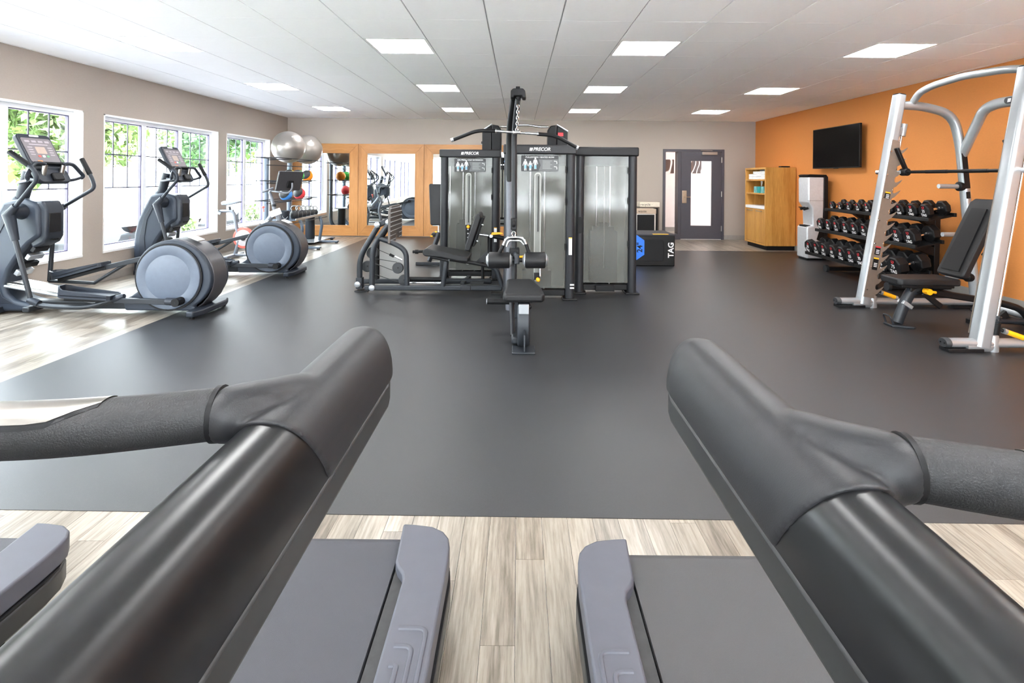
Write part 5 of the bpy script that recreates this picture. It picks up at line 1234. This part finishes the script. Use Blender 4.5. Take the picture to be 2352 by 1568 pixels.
def dumbbell(wt):
    """axis along local x, front face at -x"""
    if wt in _db: return _db[wt]
    r = .052 + .0033 * min(wt, 25) ** .95 * .52 + max(0, wt - 25) * .00052; hl = .045 + wt * .0010; gl = .125 + wt * .0002
    me = {}
    def head(x0, x1, d): 
        mb = MB(); ch = .012
        prof = [(r - ch, x0), (r, x0 + ch), (r, x1 - ch), (r - ch, x1)]
        ax = Vector((1, 0, 0)); n = 8; vs = []; fs = []
        for rr, h in prof:
            for k in range(n): a = math.pi / 8 + 2 * math.pi * k / n; vs.append((h, math.cos(a) * rr, math.sin(a) * rr))
        for i in range(3):
            for k in range(n): fs.append((i*n+k, i*n+(k+1)%n, (i+1)*n+(k+1)%n, (i+1)*n+k))
        fs += [tuple(range(n))[::-1], tuple(range(3*n, 4*n))]
        return mb.add(vs, fs).mesh('head', m_head, smooth=30)
    me['head0'] = head(-gl / 2 - hl, -gl / 2, 1); me['head1'] = head(gl / 2, gl / 2 + hl, 1)
    hm = MB(); hm.lathe([(.019, -gl / 2), (.019, -gl / 2 + .012), (.0145, -gl / 2 + .014), (.0165, -.02), (.0165, .02), (.0145, gl / 2 - .014), (.019, gl / 2 - .012), (.019, gl / 2)], (0, 0, 0), (1, 0, 0), 14); me['handle'] = hm.mesh('handle', m_chrome)
    rot = Matrix(((0, 0, -1, 0), (-1, 0, 0, 0), (0, 1, 0, 0), (0, 0, 0, 1)))     # text plane faces -x, reads towards -y
    def tx(b_, s_, dz, m_, **kw):
        q = text_mesh(b_, s_, **kw).copy(); q.materials.clear(); q.materials.append(m_); q.transform(Matrix.Translation((-gl / 2 - hl - .0004, 0, dz)) @ rot); return q
    me['num'] = tx(str(wt), r * .52, r * .02, m_whiteprint, bold=.0008); me['brand'] = tx('TAG', r * .46, -r * .50, m_whiteprint, bold=.0012, spacing=1.0)
    ug = MB(); pts = []
    for k in range(11):
        a = math.radians(130 + 280 * k / 10); pts.append((-gl / 2 - hl - .0006, -math.cos(a) * r * .14, r * .52 + math.sin(a) * r * .17))
    ug.tube(pts, r * .04, 6); me['logo'] = ug.mesh('logo', m_redprint)
    _db[wt] = (me, r, hl, gl); return _db[wt]
for ti, row in enumerate(lets):
    fx_, fz_, dp = tiers[ti]
    for k, wt in enumerate(row):
        me, r, hl, gl = dumbbell(wt)
        Y = DY1 - .10 - k * (DY1 - DY0 - .2) / 9
        which = 'farther' if k % 2 == 0 else 'nearer'
        xc_ = fx_ + .15; ang = math.atan2(.06, dp)
        zc_ = fz_ + .06 * .5 + .004 + r * .94
        root = empty('dumbbell', (xc_, Y, zc_), f'black eight-sided dumbbell marked {WORDS[wt]} on the {tn[ti]} tier, {which} of the two', 'dumbbell', 'black dumbbells on the rack')
        root.rotation_euler = (random.uniform(-.12, .12) if (ti, k) != (2, 0) else .32, -ang, random.uniform(-.03, .03))
        for nm_, key in (('head', 'head0'), ('head', 'head1'), ('handle', 'handle')):
            ob = bpy.data.objects.new(nm_, me[key]); COL.objects.link(ob); ob.parent = root
            if key == 'head0':
                for n2, k2 in (('number_print', 'num'), ('brand_print', 'brand'), ('logo_print', 'logo')):
                    oc = bpy.data.objects.new(n2, me[k2]); COL.objects.link(oc); oc.parent = ob
        # saddle under each head
        for xx in (-1, 1):
            cx2 = xc_ + xx * (gl / 2 + hl / 2) * math.cos(ang); zz = zc_ + xx * (gl / 2 + hl / 2) * math.sin(ang) - r * .96
            MB().box((cx2 - hl * .35, Y - r * .55, zz - .012), (cx2 + hl * .35, Y + r * .55, zz + .001)).build('saddle', m_black, DR, smooth=0)

# ---- television
TV = empty('television', (5.2, 8.6, 1.54), 'flat black television mounted on the orange wall', 'television')
ty0, ty1 = 7.96, 9.23; txf = 5.165
MB().box((txf, ty0, 1.545), (txf + .035, ty1, 2.225)).build('casing', m_black, TV, bevel=.004)
MB().box((txf - .0015, ty0 + .012, 1.562), (txf, ty1 - .012, 2.213)).build('screen', mat('screen_off', (2, 2, 3), .2, var=0, spec=.1), TV, smooth=0)
MB().box((txf + .035, 8.3, 1.7), (XR - .001, 8.9, 2.1)).build('wall_bracket', m_blackm, TV, bevel=.004)
MB().box((txf - .002, 8.5, 1.538), (txf + .01, 8.62, 1.546)).build('sensor_bar', m_black, TV, smooth=0)

# ---- water dispenser
WD = empty('water_dispenser', (5.05, 8.95, 0), 'tall silver and black water dispenser beside the oak cabinet', 'water dispenser')
wx0, wx1, wy0, wy1, wh = 4.84, 5.19, 8.80, 9.12, 1.435
m_wd = mat('dispenser_silver', (206, 209, 214), .32, .25)
MB().box((wx0 + .02, wy0 + .02, 0), (wx1 - .01, wy1 - .02, .03)).build('plinth', m_black, WD, bevel=.006)
pf = [(wx0, .03), (wx0, .56), (wx0 + .10, .58), (wx0 + .085, .88), (wx0 + .02, .97), (wx0 + .015, 1.36), (wx0 + .03, 1.40), (wx1 - .07, 1.40), (wx1 - .07, .03)]
MB().prism(pf, 'y', wy0, wy1).build('front_shell', m_wd, WD, bevel=.02, seg=3)
MB().box((wx1 - .075, wy0 - .002, .03), (wx1, wy1 + .002, 1.41)).build('rear_shell', m_black, WD, bevel=.012)
MB().prism([(wx0 + .03, 1.395), (wx0 + .01, 1.43), (wx0 + .05, 1.445), (wx1 - .03, 1.44), (wx1, 1.40), (wx1, 1.39)], 'y', wy0 + .005, wy1 - .005).build('top_cover', m_black, WD, bevel=.012)
MB().box((wx0 + .005, wy0 + .06, .555), (wx0 + .11, wy1 - .06, .585)).build('drip_tray', m_black, WD, bevel=.006)
for yy in (wy0 + .11, wy1 - .11):
    MB().cyl((wx0 + .07, yy, .87), (wx0 + .0, yy, .85), .022).build('tap', m_black, WD)
    MB().box((wx0 - .03, yy - .016, .875), (wx0 + .03, yy + .016, .89)).build('tap_lever', m_black, WD, bevel=.004)
MB().box((wx0 + .006, wy0 - .0015, 1.0), (wx1 - .08, wy0 + .001, 1.004)).build('seam', m_stack, WD, smooth=0)
MB().prism([(wx0 + .16, .35), (wx0 + .26, .70), (wx0 + .27, .9), (wx1 - .076, .92), (wx1 - .076, .30)], 'y', wy0 - .006, wy0 + .001).build('side_panel', m_black, WD, bevel=.004)

# ---- oak cabinet with shelves
CB = empty('oak_cabinet', (5.0, 10.45, 0), 'tall oak cabinet with open shelves above two doors', 'cabinet')
cx0, cx1, cy0, cy1, chh = 4.70, XR - .012, 10.0, 10.9, 1.585
tk = .035
MB().box((cx0 + .05, cy0 + .03, 0), (cx1, cy1 - .03, .085)).build('plinth', m_black, CB, smooth=0)
MB().box((cx0, cy0, .085), (cx1, cy0 + tk, chh)).build('side_panel', m_cab, CB, bevel=.002)
MB().box((cx0, cy1 - tk, .085), (cx1, cy1, chh)).build('side_panel', m_cab, CB, bevel=.002)
MB().box((cx0, cy0 + tk, chh - tk), (cx1, cy1 - tk, chh)).build('top_panel', m_cab, CB, bevel=.002)
MB().box((cx1 - .015, cy0 + tk, .085), (cx1, cy1 - tk, chh - tk)).build('back_panel', m_cab, CB, smooth=0)
MB().box((cx0, cy0 + tk, .085), (cx1 - .015, cy1 - tk, .12)).build('bottom_panel', m_cab, CB, smooth=0)
zsh = [PZ(412, 10.4, 1735), PZ(443, 10.4, 1735)]
for zz in zsh: MB().box((cx0 + .01, cy0 + tk, zz - .028), (cx1 - .015, cy1 - tk, zz)).build('shelf', m_cab, CB, bevel=.002)
zw = PZ(472, 10.4, 1735)
MB().box((cx0 - .005, cy0 + tk, zw - .055), (cx1 - .015, cy1 - tk, zw)).build('white_counter', m_white, CB, bevel=.003)
for i in range(2):
    ya = cy0 + tk + .003 + i * (cy1 - cy0 - 2 * tk) / 2; yb = ya + (cy1 - cy0 - 2 * tk) / 2 - .006
    dv = MB().box((cx0 + .002, ya, .123), (cx0 + .022, yb, zw - .06)).build('door', m_cab, CB, bevel=.002)
    MB().tube(fillet([(cx0, ya + .1, zw - .10), (cx0 - .03, ya + .1, zw - .10), (cx0 - .03, yb - .1, zw - .10), (cx0, yb - .1, zw - .10)], .01), .006, 8).build('handle', m_steel, dv)
# things on the shelves
def towel(x, y, z, lab, ln=.30, wd=.15, h=.05):
    t = empty('folded_towel', (x, y, z), lab, 'towel', 'folded towels on the top shelf')
    m_ = mat('white_terry', (244, 243, 244), .9, bump=.8, bscale=300)
    for k in range(2): MB().prism(rrect(ln, h * .5, h * .24, 4, x, z + h * (.25 + .5 * k)), 'y', y - wd / 2, y + wd / 2).build('towel_fold', m_, t, bevel=.006)
    return t
col_n = ['nearest the cabinet side', 'in the middle', 'farthest from the side panel']
tz = zsh[0] + .001
for c in range(4):
    cn = ['beside the near side panel', 'second from the near side panel', 'third from the near side panel', 'beside the far side panel'][c]
    for k in range(3 if c != 3 else 2):
        lv = ['lowest', 'second', 'topmost'][k]
        towel(cx0 + .20, cy0 + .17 + .19 * c, tz + .054 * k, f'white folded towel, {lv} in the pile {cn}', .32, .17, .052)
tb = tz + .054 * 3
mg = empty('grey_towel', (cx0 + .2, cy0 + .25, tb), 'grey edged towel lying loose over the white towel piles', 'towel')
MB().prism(rrect(.24, .03, .014, 4, cx0 + .2, tb + .016), 'y', cy0 + .1, cy0 + .42).build('towel_fold', mat('grey_terry', (150, 150, 156), .9, var=.3, scale=40), mg, bevel=.006)
tz = zsh[1] + .001; m_teal = mat('teal_print', (36, 150, 148), .5, var=.15, scale=14)
for i, yy in enumerate((cy0 + .27, cy0 + .42, cy0 + .57)):
    t = empty('tissue_box', (cx0 + .12, yy, tz), ['teal tissue box with printed front, nearest the side panel', 'plain teal tissue box in the middle, tissue sticking up', 'white and teal tissue box farthest from the side panel'][i], 'tissue box', 'tissue boxes on the second shelf')
    MB().box((cx0 + .06, yy - .06, tz), (cx0 + .18, yy + .06, tz + .125)).build('carton', m_teal if i == 1 else mat('teal_white_print', (120, 190, 190), .5, var=.5, scale=10), t, bevel=.003)
    MB().prism(rrect(.06, .03, .014, 4, cx0 + .12, yy), 'z', tz + .1252, tz + .127).build('opening', m_white, t)
    if i == 1: MB().add([(cx0 + .10, yy - .02, tz + .126), (cx0 + .14, yy + .02, tz + .126), (cx0 + .135, yy - .005, tz + .24), (cx0 + .115, yy + .03, tz + .235), (cx0 + .125, yy - .03, tz + .19)], [(0, 1, 2), (0, 2, 4), (1, 3, 2), (0, 3, 1)]).build('tissue', m_white, t)
wb_ = empty('wipes_tub', (cx0 + .1, cy0 + .11, tz), 'white wipes tub at the end of the second shelf', 'tub')
MB().lathe([(.05, 0), (.052, .01), (.052, .17), (.046, .185)], (cx0 + .1, cy0 + .11, tz), (0, 0, 1), 20).build('tub_body', m_white, wb_)
MB().lathe([(.05, .185), (.05, .2), (.02, .21)], (cx0 + .1, cy0 + .11, tz), (0, 0, 1), 20).build('lid', m_white, wb_)
rt = empty('wifi_box', (5.1, 10.1, chh), 'small flat black box on top of the oak cabinet', 'device')
MB().box((5.02, 10.03, chh + .004), (5.18, 10.15, chh + .028)).build('casing', m_black, rt, bevel=.004)
for a in (5.04, 5.16): MB().cyl((a, 10.09, chh), (a, 10.09, chh + .005), .008, n=8).build('rubber_foot', m_black, rt)

# ---- plyo box
PB = empty('plyo_box', (2.05, 8.45, 0), 'black padded jump box lettered in white with a blue 24 inch patch', 'jump box')
pr = PX(1551, 8.07); pl_ = pr - .76; pd = 8.07; ph = .493; pdp = .61
m_pvc = mat('black_pvc', (14, 14, 15), .35, var=.1, bump=.6, bscale=14, spec=.25)
MB().box((pl_, pd, .0), (pr, pd + pdp, ph - .02)).build('padded_body', m_pvc, PB, bevel=.015, seg=3)
MB().box((pl_ - .004, pd - .004, ph - .03), (pr + .004, pd + pdp + .004, ph)).build('top_cover', mat('box_top_grey', (62, 62, 66), .7, bump=.3, spec=.2), PB, bevel=.012, seg=3)
MB().prism(rrect(.42, .34, .05, 2, (pl_ + pr) / 2 + .0, .245), 'y', pd - .006, pd + .004).build('front_inset', m_black, PB, bevel=.004)
MB().box((pl_ + .42, pd - .0045, ph - .004), (pl_ + .66, pd + .06, ph + .001)).build('yellow_patch', m_yellow, PB, bevel=.0)
bx1 = PX(1481, pd); bz_m = PZ(568, pd, 1470)
MB().prism([(pl_ + .03, bz_m - .16), (pl_ + .03, bz_m + .16), (bx1 - .12, bz_m + .19), (bx1 - .005, bz_m + .11), (bx1 - .005, bz_m - .11), (bx1 - .12, bz_m - .19)], 'y', pd - .010, pd - .006).build('blue_patch', mat('blue_print', (30, 120, 235), .4), PB)
lettering('24"', .115, m_black, PB, (PX(1470, pd), pd - .0108, bz_m), (0, 0, 1), (-1, 0, 0), bold=.002)
lettering('TAG', .118, m_whiteprint, PB, (PX(1542, pd), pd - .003, PZ(574, pd, 1540)), (0, 0, 1), (-1, 0, 0), bold=.003)

# ---- recycling and waste bins
m_binw = mat('bin_cream', (214, 206, 190), .4)
for nm_, lab, xr_, Y, zt, body, word in (('recycling_bin', 'steel recycling bin against the wall with cream lettered band', PX(1513, 11.3), 11.25, .845, m_steel, '· recycle ·'), ('waste_bin', 'black waste bin in front of the recycling bin', PX(1504, 11.0), 10.92, .72, m_black, 'waste')):
    W_ = .42; t = empty(nm_, (xr_ - W_ / 2, Y + .15, 0), lab, 'bin')
    MB().box((xr_ - W_, Y, 0), (xr_, Y + .28, zt - .10)).build('bin_body', mat('bin_bronze', (110, 100, 92), .3, .8) if word != 'waste' else m_steel, t, bevel=.006)
    MB().box((xr_ - W_ + .03, Y - .003, .03), (xr_ - .03, Y + .002, zt - .12)).build('bin_front', m_black, t, bevel=.002)
    MB().box((xr_ - W_ - .006, Y - .008, zt - .10), (xr_ + .006, Y + .28, zt)).build('bin_band', m_binw if word != 'waste' else mat('bin_tan', (186, 166, 146), .4), t, bevel=.006)
    lettering(word, .075, m_black, t, (PX(1482, Y) if word != 'waste' else PX(1475, Y), Y - .0092, zt - .05), (1, 0, 0), (0, 0, 1))
# ================================================================== ball rack in the window corner
RK = empty('storage_rack', (-4.4, 10.1, 0), 'grey storage rack holding balls and kettlebells in the window corner', 'storage rack')
RY0, RY1 = 9.05, 11.1
m_rackg = mat('rack_slate', (92, 104, 118), .35, .2)
for Y in (9.6, 10.55):
    MB().tube(fillet([(-4.62, Y, 1.66), (-4.62, Y, .22), (-4.5, Y, .07), (-4.3, Y, .05)], .12, 8), .042, 14, sx=1.0, sy=.8).build('upright', m_rackg, RK)
    MB().cyl((-4.62, Y, 1.655), (-4.62, Y, 1.675), .045).build('upright_cap', m_black, RK)
    for zz in (1.66, 1.25, .90):
        MB().tube([(-4.62, Y, zz - .03), (-4.16, Y, zz - .012)], .009, 8).build('shelf_arm', m_dark, RK)
    MB().prism([(-4.55, .05), (-3.62, .05), (-3.62, .015), (-4.55, .015)], 'y', Y - .05, Y + .05).build('foot', m_rackg, RK, bevel=.008)
    MB().tube(fillet([(-4.0, Y, .53), (-3.95, Y, .40), (-4.0, Y, .05)], .1, 8), .035, 12, sx=.8).build('tray_leg', m_rackg, RK)
    for xx in (-3.66, -4.5): MB().cyl((xx, Y, 0), (xx, Y, .016), .03, n=12).build('levelling_foot', m_black, RK)
for zz, xa, y1 in ((1.655, -4.16, RY1), (1.25, -4.18, 10.95), (.90, -4.18, 10.95)):
    MB().tube(fillet([(-4.56, RY0, zz), (xa, RY0, zz), (xa, y1, zz), (-4.56, y1, zz)], .06, 5), .008, 8).build('wire_shelf_front', m_dark, RK)
    MB().tube([(-4.55, RY0, zz), (-4.55, y1, zz)], .008, 8).build('wire_shelf_back', m_dark, RK)
    MB().tube([(-4.36, RY0 + .02, zz - .045 if zz < 1.5 else zz - .13), (-4.36, y1 - .02, zz - .045 if zz < 1.5 else zz - .13)], .008, 8).build('wire_shelf_low', m_dark, RK)
tr = MB(); zt_ = .545
MB().beam((-4.2, 9.33, zt_), (-4.2, 10.82, zt_ + .02), .48, .018).build('kettlebell_tray', m_rackg, RK, bevel=.005)
MB().beam((-3.965, 9.33, zt_ + .012), (-3.965, 10.82, zt_ + .032), .012, .04).build('tray_lip', m_steel, RK, bevel=.003)
MB().tube([(-4.5, 9.1, .50), (-3.98, 9.1, .50), (-3.98, 10.9, .50)], .008, 8).build('lower_wire', m_dark, RK)
m_gun = mat('kettlebell_black', (36, 36, 38), .4)
onames = ['nearest', 'second', 'third', 'fourth', 'fifth', 'farthest']
kb_v = [.0] 
for k in range(6):
    Y = 9.66 + .195 * k; X = -4.13; s_ = 1.0 - .05 * k; zb = zt_ + .0155
    t = empty('kettlebell', (X, Y, zb), f'black kettlebell with chrome handle, {onames[k]} along the rack tray', 'kettlebell', 'kettlebells on the rack tray')
    r_ = .082 * s_
    MB().lathe([(.045 * s_, 0), (.066 * s_, .006), (.078 * s_, .036 * s_), (.079 * s_, .075 * s_), (.066 * s_, .115 * s_), (.05 * s_, .14 * s_), (.03 * s_, .147 * s_)], (X, Y, zb), (0, 0, 1), 20).build('bell', m_gun, t)
    pts = []
    for j in range(15):
        a = math.radians(-40 + 260 * j / 14); pts.append((X + .058 * s_ * math.cos(a), Y, zb + .175 * s_ + .055 * s_ * math.sin(a)))
    MB().tube(pts, .0135 * s_, 10).build('handle', m_dsteel, t)
# foam rollers
fr1 = empty('foam_roller', (-4.28, 10.77, 0), 'tall grey foam roller standing under the end of the kettlebell tray', 'foam roller')
MB().lathe([(.02, 0), (.085, 0), (.092, .008), (.092, .505), (.085, .513), (.035, .513), (.035, .45), (.02, .45)], (-4.28, 10.77, 0.056), (0, 0, 1), 24).build('roller_body', m_shroud2, fr1)
MB().lathe([(.034, .0), (.034, .055), (.03, .056)], (-4.28, 10.77, .514), (0, 0, 1), 18).build('roller_core', m_black, fr1); fr1.location.z = 0
MB().box((-4.42, 10.15, .05), (-3.95, 11.2, .0555)).build('base_deck', m_silver, RK, smooth=0)
MB().prism([(-4.42, .022), (-3.9, .022), (-3.9, .05), (-4.42, .05)], 'y', 11.05, 11.15).build('foot', m_rackg, RK, bevel=.006)
MB().cyl((-3.95, 11.1, 0), (-3.95, 11.1, .024), .03, n=12).build('levelling_foot', m_black, RK)
fr2 = empty('short_roller', (-4.25, 9.3, .5), 'short grey cylinder lying at the near end of the kettlebells', 'foam roller')
MB().lathe([(.02, 0), (.09, 0), (.098, .008), (.098, .15), (.09, .158), (.02, .158)], (-4.22, 9.42, zt_ + .012), (0, 0, 1), 24).build('roller_body', m_shroud2, fr2)
MB().tube([(-4.15 + .045 * math.cos(a / 10), 9.325 - .0 * a, zt_ + .08 + .045 * math.sin(a / 10)) for a in range(30, 62)], .004, 6).build('logo_print', m_silver, fr2)
# exercise balls
m_pearl = mat('pearl_vinyl', (150, 144, 139), .3, .45, var=.02)
for nm_, Y, lab in (('exercise_ball', 9.9, 'large pearl silver exercise ball at the near end of the top shelf'), ('exercise_ball', 10.78, 'large pearl silver exercise ball at the far end of the top shelf')):
    X = -4.355; R_ = .30; zc_ = 1.655 + math.sqrt(R_ ** 2 - .197 ** 2)
    t = empty(nm_, (X, Y, zc_), lab, 'exercise ball', 'exercise balls on the rack')
    MB().ball((X, Y, zc_), R_, 48, 28).build('ball_shell', m_pearl, t)
    MB().lathe([(.012, 0), (.012, .004), (.004, .006)], Vector((X, Y, zc_)) + Vector((.5, -.62, .6)).normalized() * (R_ - .001), (.5, -.62, .6), 12).build('valve_plug', m_white, t)
# medicine balls
def med(Y, z, col, nm, shelf):
    r_ = .115; X = -4.33
    t = empty('medicine_ball', (X, Y, z + r_ * .82), f'{nm} and grey medicine ball on the {shelf} wire shelf', 'medicine ball', 'medicine balls on the rack')
    c_ = Vector((X, Y, z + r_ * .82)); m_ = mat('ball_' + nm, col, .5, bump=.3, bscale=120); tilt = Vector((.75, -.5, .45)).normalized()
    MB().ball(c_, r_, 28, 18).build('ball_shell', m_, t)
    prof = [(math.sin(a) * (r_ + .0015), math.cos(a) * (r_ + .0015)) for a in [math.radians(q) for q in (62, 50, 38, 26, 14, 2)]]
    MB().lathe(prof, c_, (-.2, -.9, .45), 28).build('grip_panel', m_stack, t)
    pts = [c_ + Matrix.Rotation(math.radians(15 * k), 3, Vector((.6, -.7, .1)).normalized()) @ (Vector((.0, .25, 1)).normalized() * .02) + Vector((.6, -.7, .1)).normalized() * (r_ - .001) for k in range(25)]
    MB().tube(pts, .003, 6).build('logo_ring', m_black, t)
med(10.72, 1.25, (244, 150, 30), 'orange', 'second'); med(10.28, 1.25, (60, 180, 70), 'green', 'second'); med(9.9, 1.25, (244, 214, 50), 'yellow', 'second')
med(10.35, .90, (226, 70, 76), 'red', 'third'); med(9.75, .90, (70, 140, 214), 'blue', 'third')
# ================================================================== outside the windows
GZ = -.25
tag(MB().box((-60, -30, GZ - .2), (XL - TH, 60, GZ)).build('ground', m_asphalt, smooth=0), kind='structure')
tag(MB().box((XL - TH, -40, GZ - .2), (40, YR - TH, GZ)).build('ground_rear', m_concrete, smooth=0), kind='structure')
tag(MB().box((-19, -6, GZ), (-12.5, 40, GZ + .05)).build('ground_lawn', mat('lawn_green', (120, 150, 84), .9, var=.3, scale=30), smooth=0), kind='structure')
m_bark = mat('bark', (96, 82, 70), .9, var=.3)
leafm = [mat('leaf_green_a', (98, 120, 78), .6, var=.3, scale=6), mat('leaf_green_b', (84, 110, 80), .6, var=.3, scale=6), mat('leaf_green_c', (112, 130, 84), .6, var=.3, scale=6)]
def leaves(name, parent, blobs, n, m, size=.16):
    vs, fs = [], []
    for _ in range(n):
        c, r = random.choice(blobs); v = Vector((random.gauss(0, 1), random.gauss(0, 1), random.gauss(0, 1))).normalized() * r * random.uniform(.55, 1.0)
        p = Vector(c) + v; a = Vector((random.gauss(0, 1), random.gauss(0, 1), random.gauss(0, 1))).normalized(); b_ = a.cross(Vector((random.random(), random.random(), 1))).normalized()
        s_ = size * random.uniform(.6, 1.3); i = len(vs)
        vs += [p - a * s_, p + b_ * s_ * .5, p + a * s_, p - b_ * s_ * .5]; fs.append((i, i + 1, i + 2, i + 3))
    me = bpy.data.meshes.new(name); off = origin(parent); me.from_pydata([v - off for v in vs], [], fs); me.materials.append(m)
    ob = bpy.data.objects.new(name, me); COL.objects.link(ob); ob.parent = parent; ob['kind'] = 'stuff'; return ob
tl = [(-15.5, 9.0, 4.8, 'bushy green tree outside, seen through the near window'), (-18.5, 13.0, 5.2, 'broad green tree outside, behind the far elliptical console'), (-14.8, 17.2, 5.2, 'tall green tree outside, left part of the middle window'), (-19.2, 22.2, 5.6, 'green tree outside between the middle and corner windows'), (-15.5, 26, 5.8, 'large pale tree outside the corner window'), (-18.5, 31.5, 6.2, 'farthest tree outside the corner window'), (-16, 4.0, 4.6, 'green tree outside level with the treadmills')]
for i, (x, y, h, lab) in enumerate(tl):
    t = empty('tree', (x, y, GZ), lab, 'tree', 'trees beyond the parking')
    MB().tube([(x, y, GZ), (x + .1, y, GZ + h * .35), (x, y + .1, GZ + h * .7)], [.16, .12, .06], 10).build('trunk', m_bark, t)
    bl = [((x + random.uniform(-1, 1) * h * .22, y + random.uniform(-1, 1) * h * .28, GZ + h * random.uniform(.38, .85)), h * random.uniform(.16, .24)) for _ in range(9)]
    leaves('crown', t, bl, 5600, leafm[i % 3], .19)
for i, (x, y) in enumerate(((-8.2, 12.2), (-8.0, 16.0))):
    t = empty('shrub', (x, y, GZ), ['small green shrub outside the middle window', 'small green shrub outside the corner window'][i], 'shrub')
    MB().tube([(x, y, GZ), (x, y, GZ + .4)], .03, 8).build('stem', m_bark, t)
    leaves('foliage', t, [((x, y, GZ + .45), .42), ((x + .2, y + .2, GZ + .35), .35)], 900, leafm[2], .07)
# parked cars
def car(name, lab, x, y, rz, col, van=False):
    t = empty(name, (x, y, GZ), lab, 'car', 'parked cars outside')
    m_c = mat('car_' + name + str(col[0]), col, .25, .2, coat=.6); m_w = mat('car_window', (120, 130, 140), .1); m_t = mat('tyre', (40, 40, 42), .8)
    pr = [(-2.2, .35), (-2.25, .7), (-2.1, .85), (-1.2, .95), (-.55, 1.42), (.9, 1.45), (1.75, .98), (2.2, .9), (2.28, .55), (2.2, .3)] if not van else [(-2.4, .4), (-2.45, .95), (-1.5, 1.1), (-.9, 1.75), (2.3, 1.8), (2.45, 1.1), (2.45, .5), (2.3, .35)]
    def R(mb, nm_, m_, bevel=0):
        ob = mb.build(nm_, m_, None, bevel=bevel, seg=3); ob.parent = t; return ob
    R(MB().prism(pr, 'y', -.85, .85), 'body', m_c, .09)
    wn = [(-1.0, 1.0), (-.5, 1.36), (.85, 1.38), (1.45, 1.0)] if not van else [(-1.2, 1.2), (-.85, 1.65), (2.1, 1.68), (2.2, 1.2)]
    for s_ in (-1, 1): R(MB().prism(wn, 'y', s_ * .852 - .004, s_ * .852 + .004), 'side_window', m_w)
    for xx in (-1.4, 1.45):
        for s_ in (-1, 1): R(MB().lathe([(.2, -.1), (.31, -.09), (.33, 0), (.31, .09), (.2, .1)], (xx, s_ * .78, .33), (0, 1, 0), 20), 'wheel', m_t)
    t.rotation_euler = (0, 0, rz); return t
car('parked_car', 'white parked car outside the near window', -9.4, 7.6, math.radians(95), (240, 240, 242))
car('parked_van', 'white parked van outside the middle window', -9.8, 12.9, math.radians(90), (236, 238, 242), True)
car('parked_car', 'silver parked car outside the middle window, farther along', -9.6, 18.2, math.radians(88), (206, 210, 216))
car('parked_car', 'blue parked car outside the corner window', -9.2, 23.2, math.radians(90), (150, 172, 206))
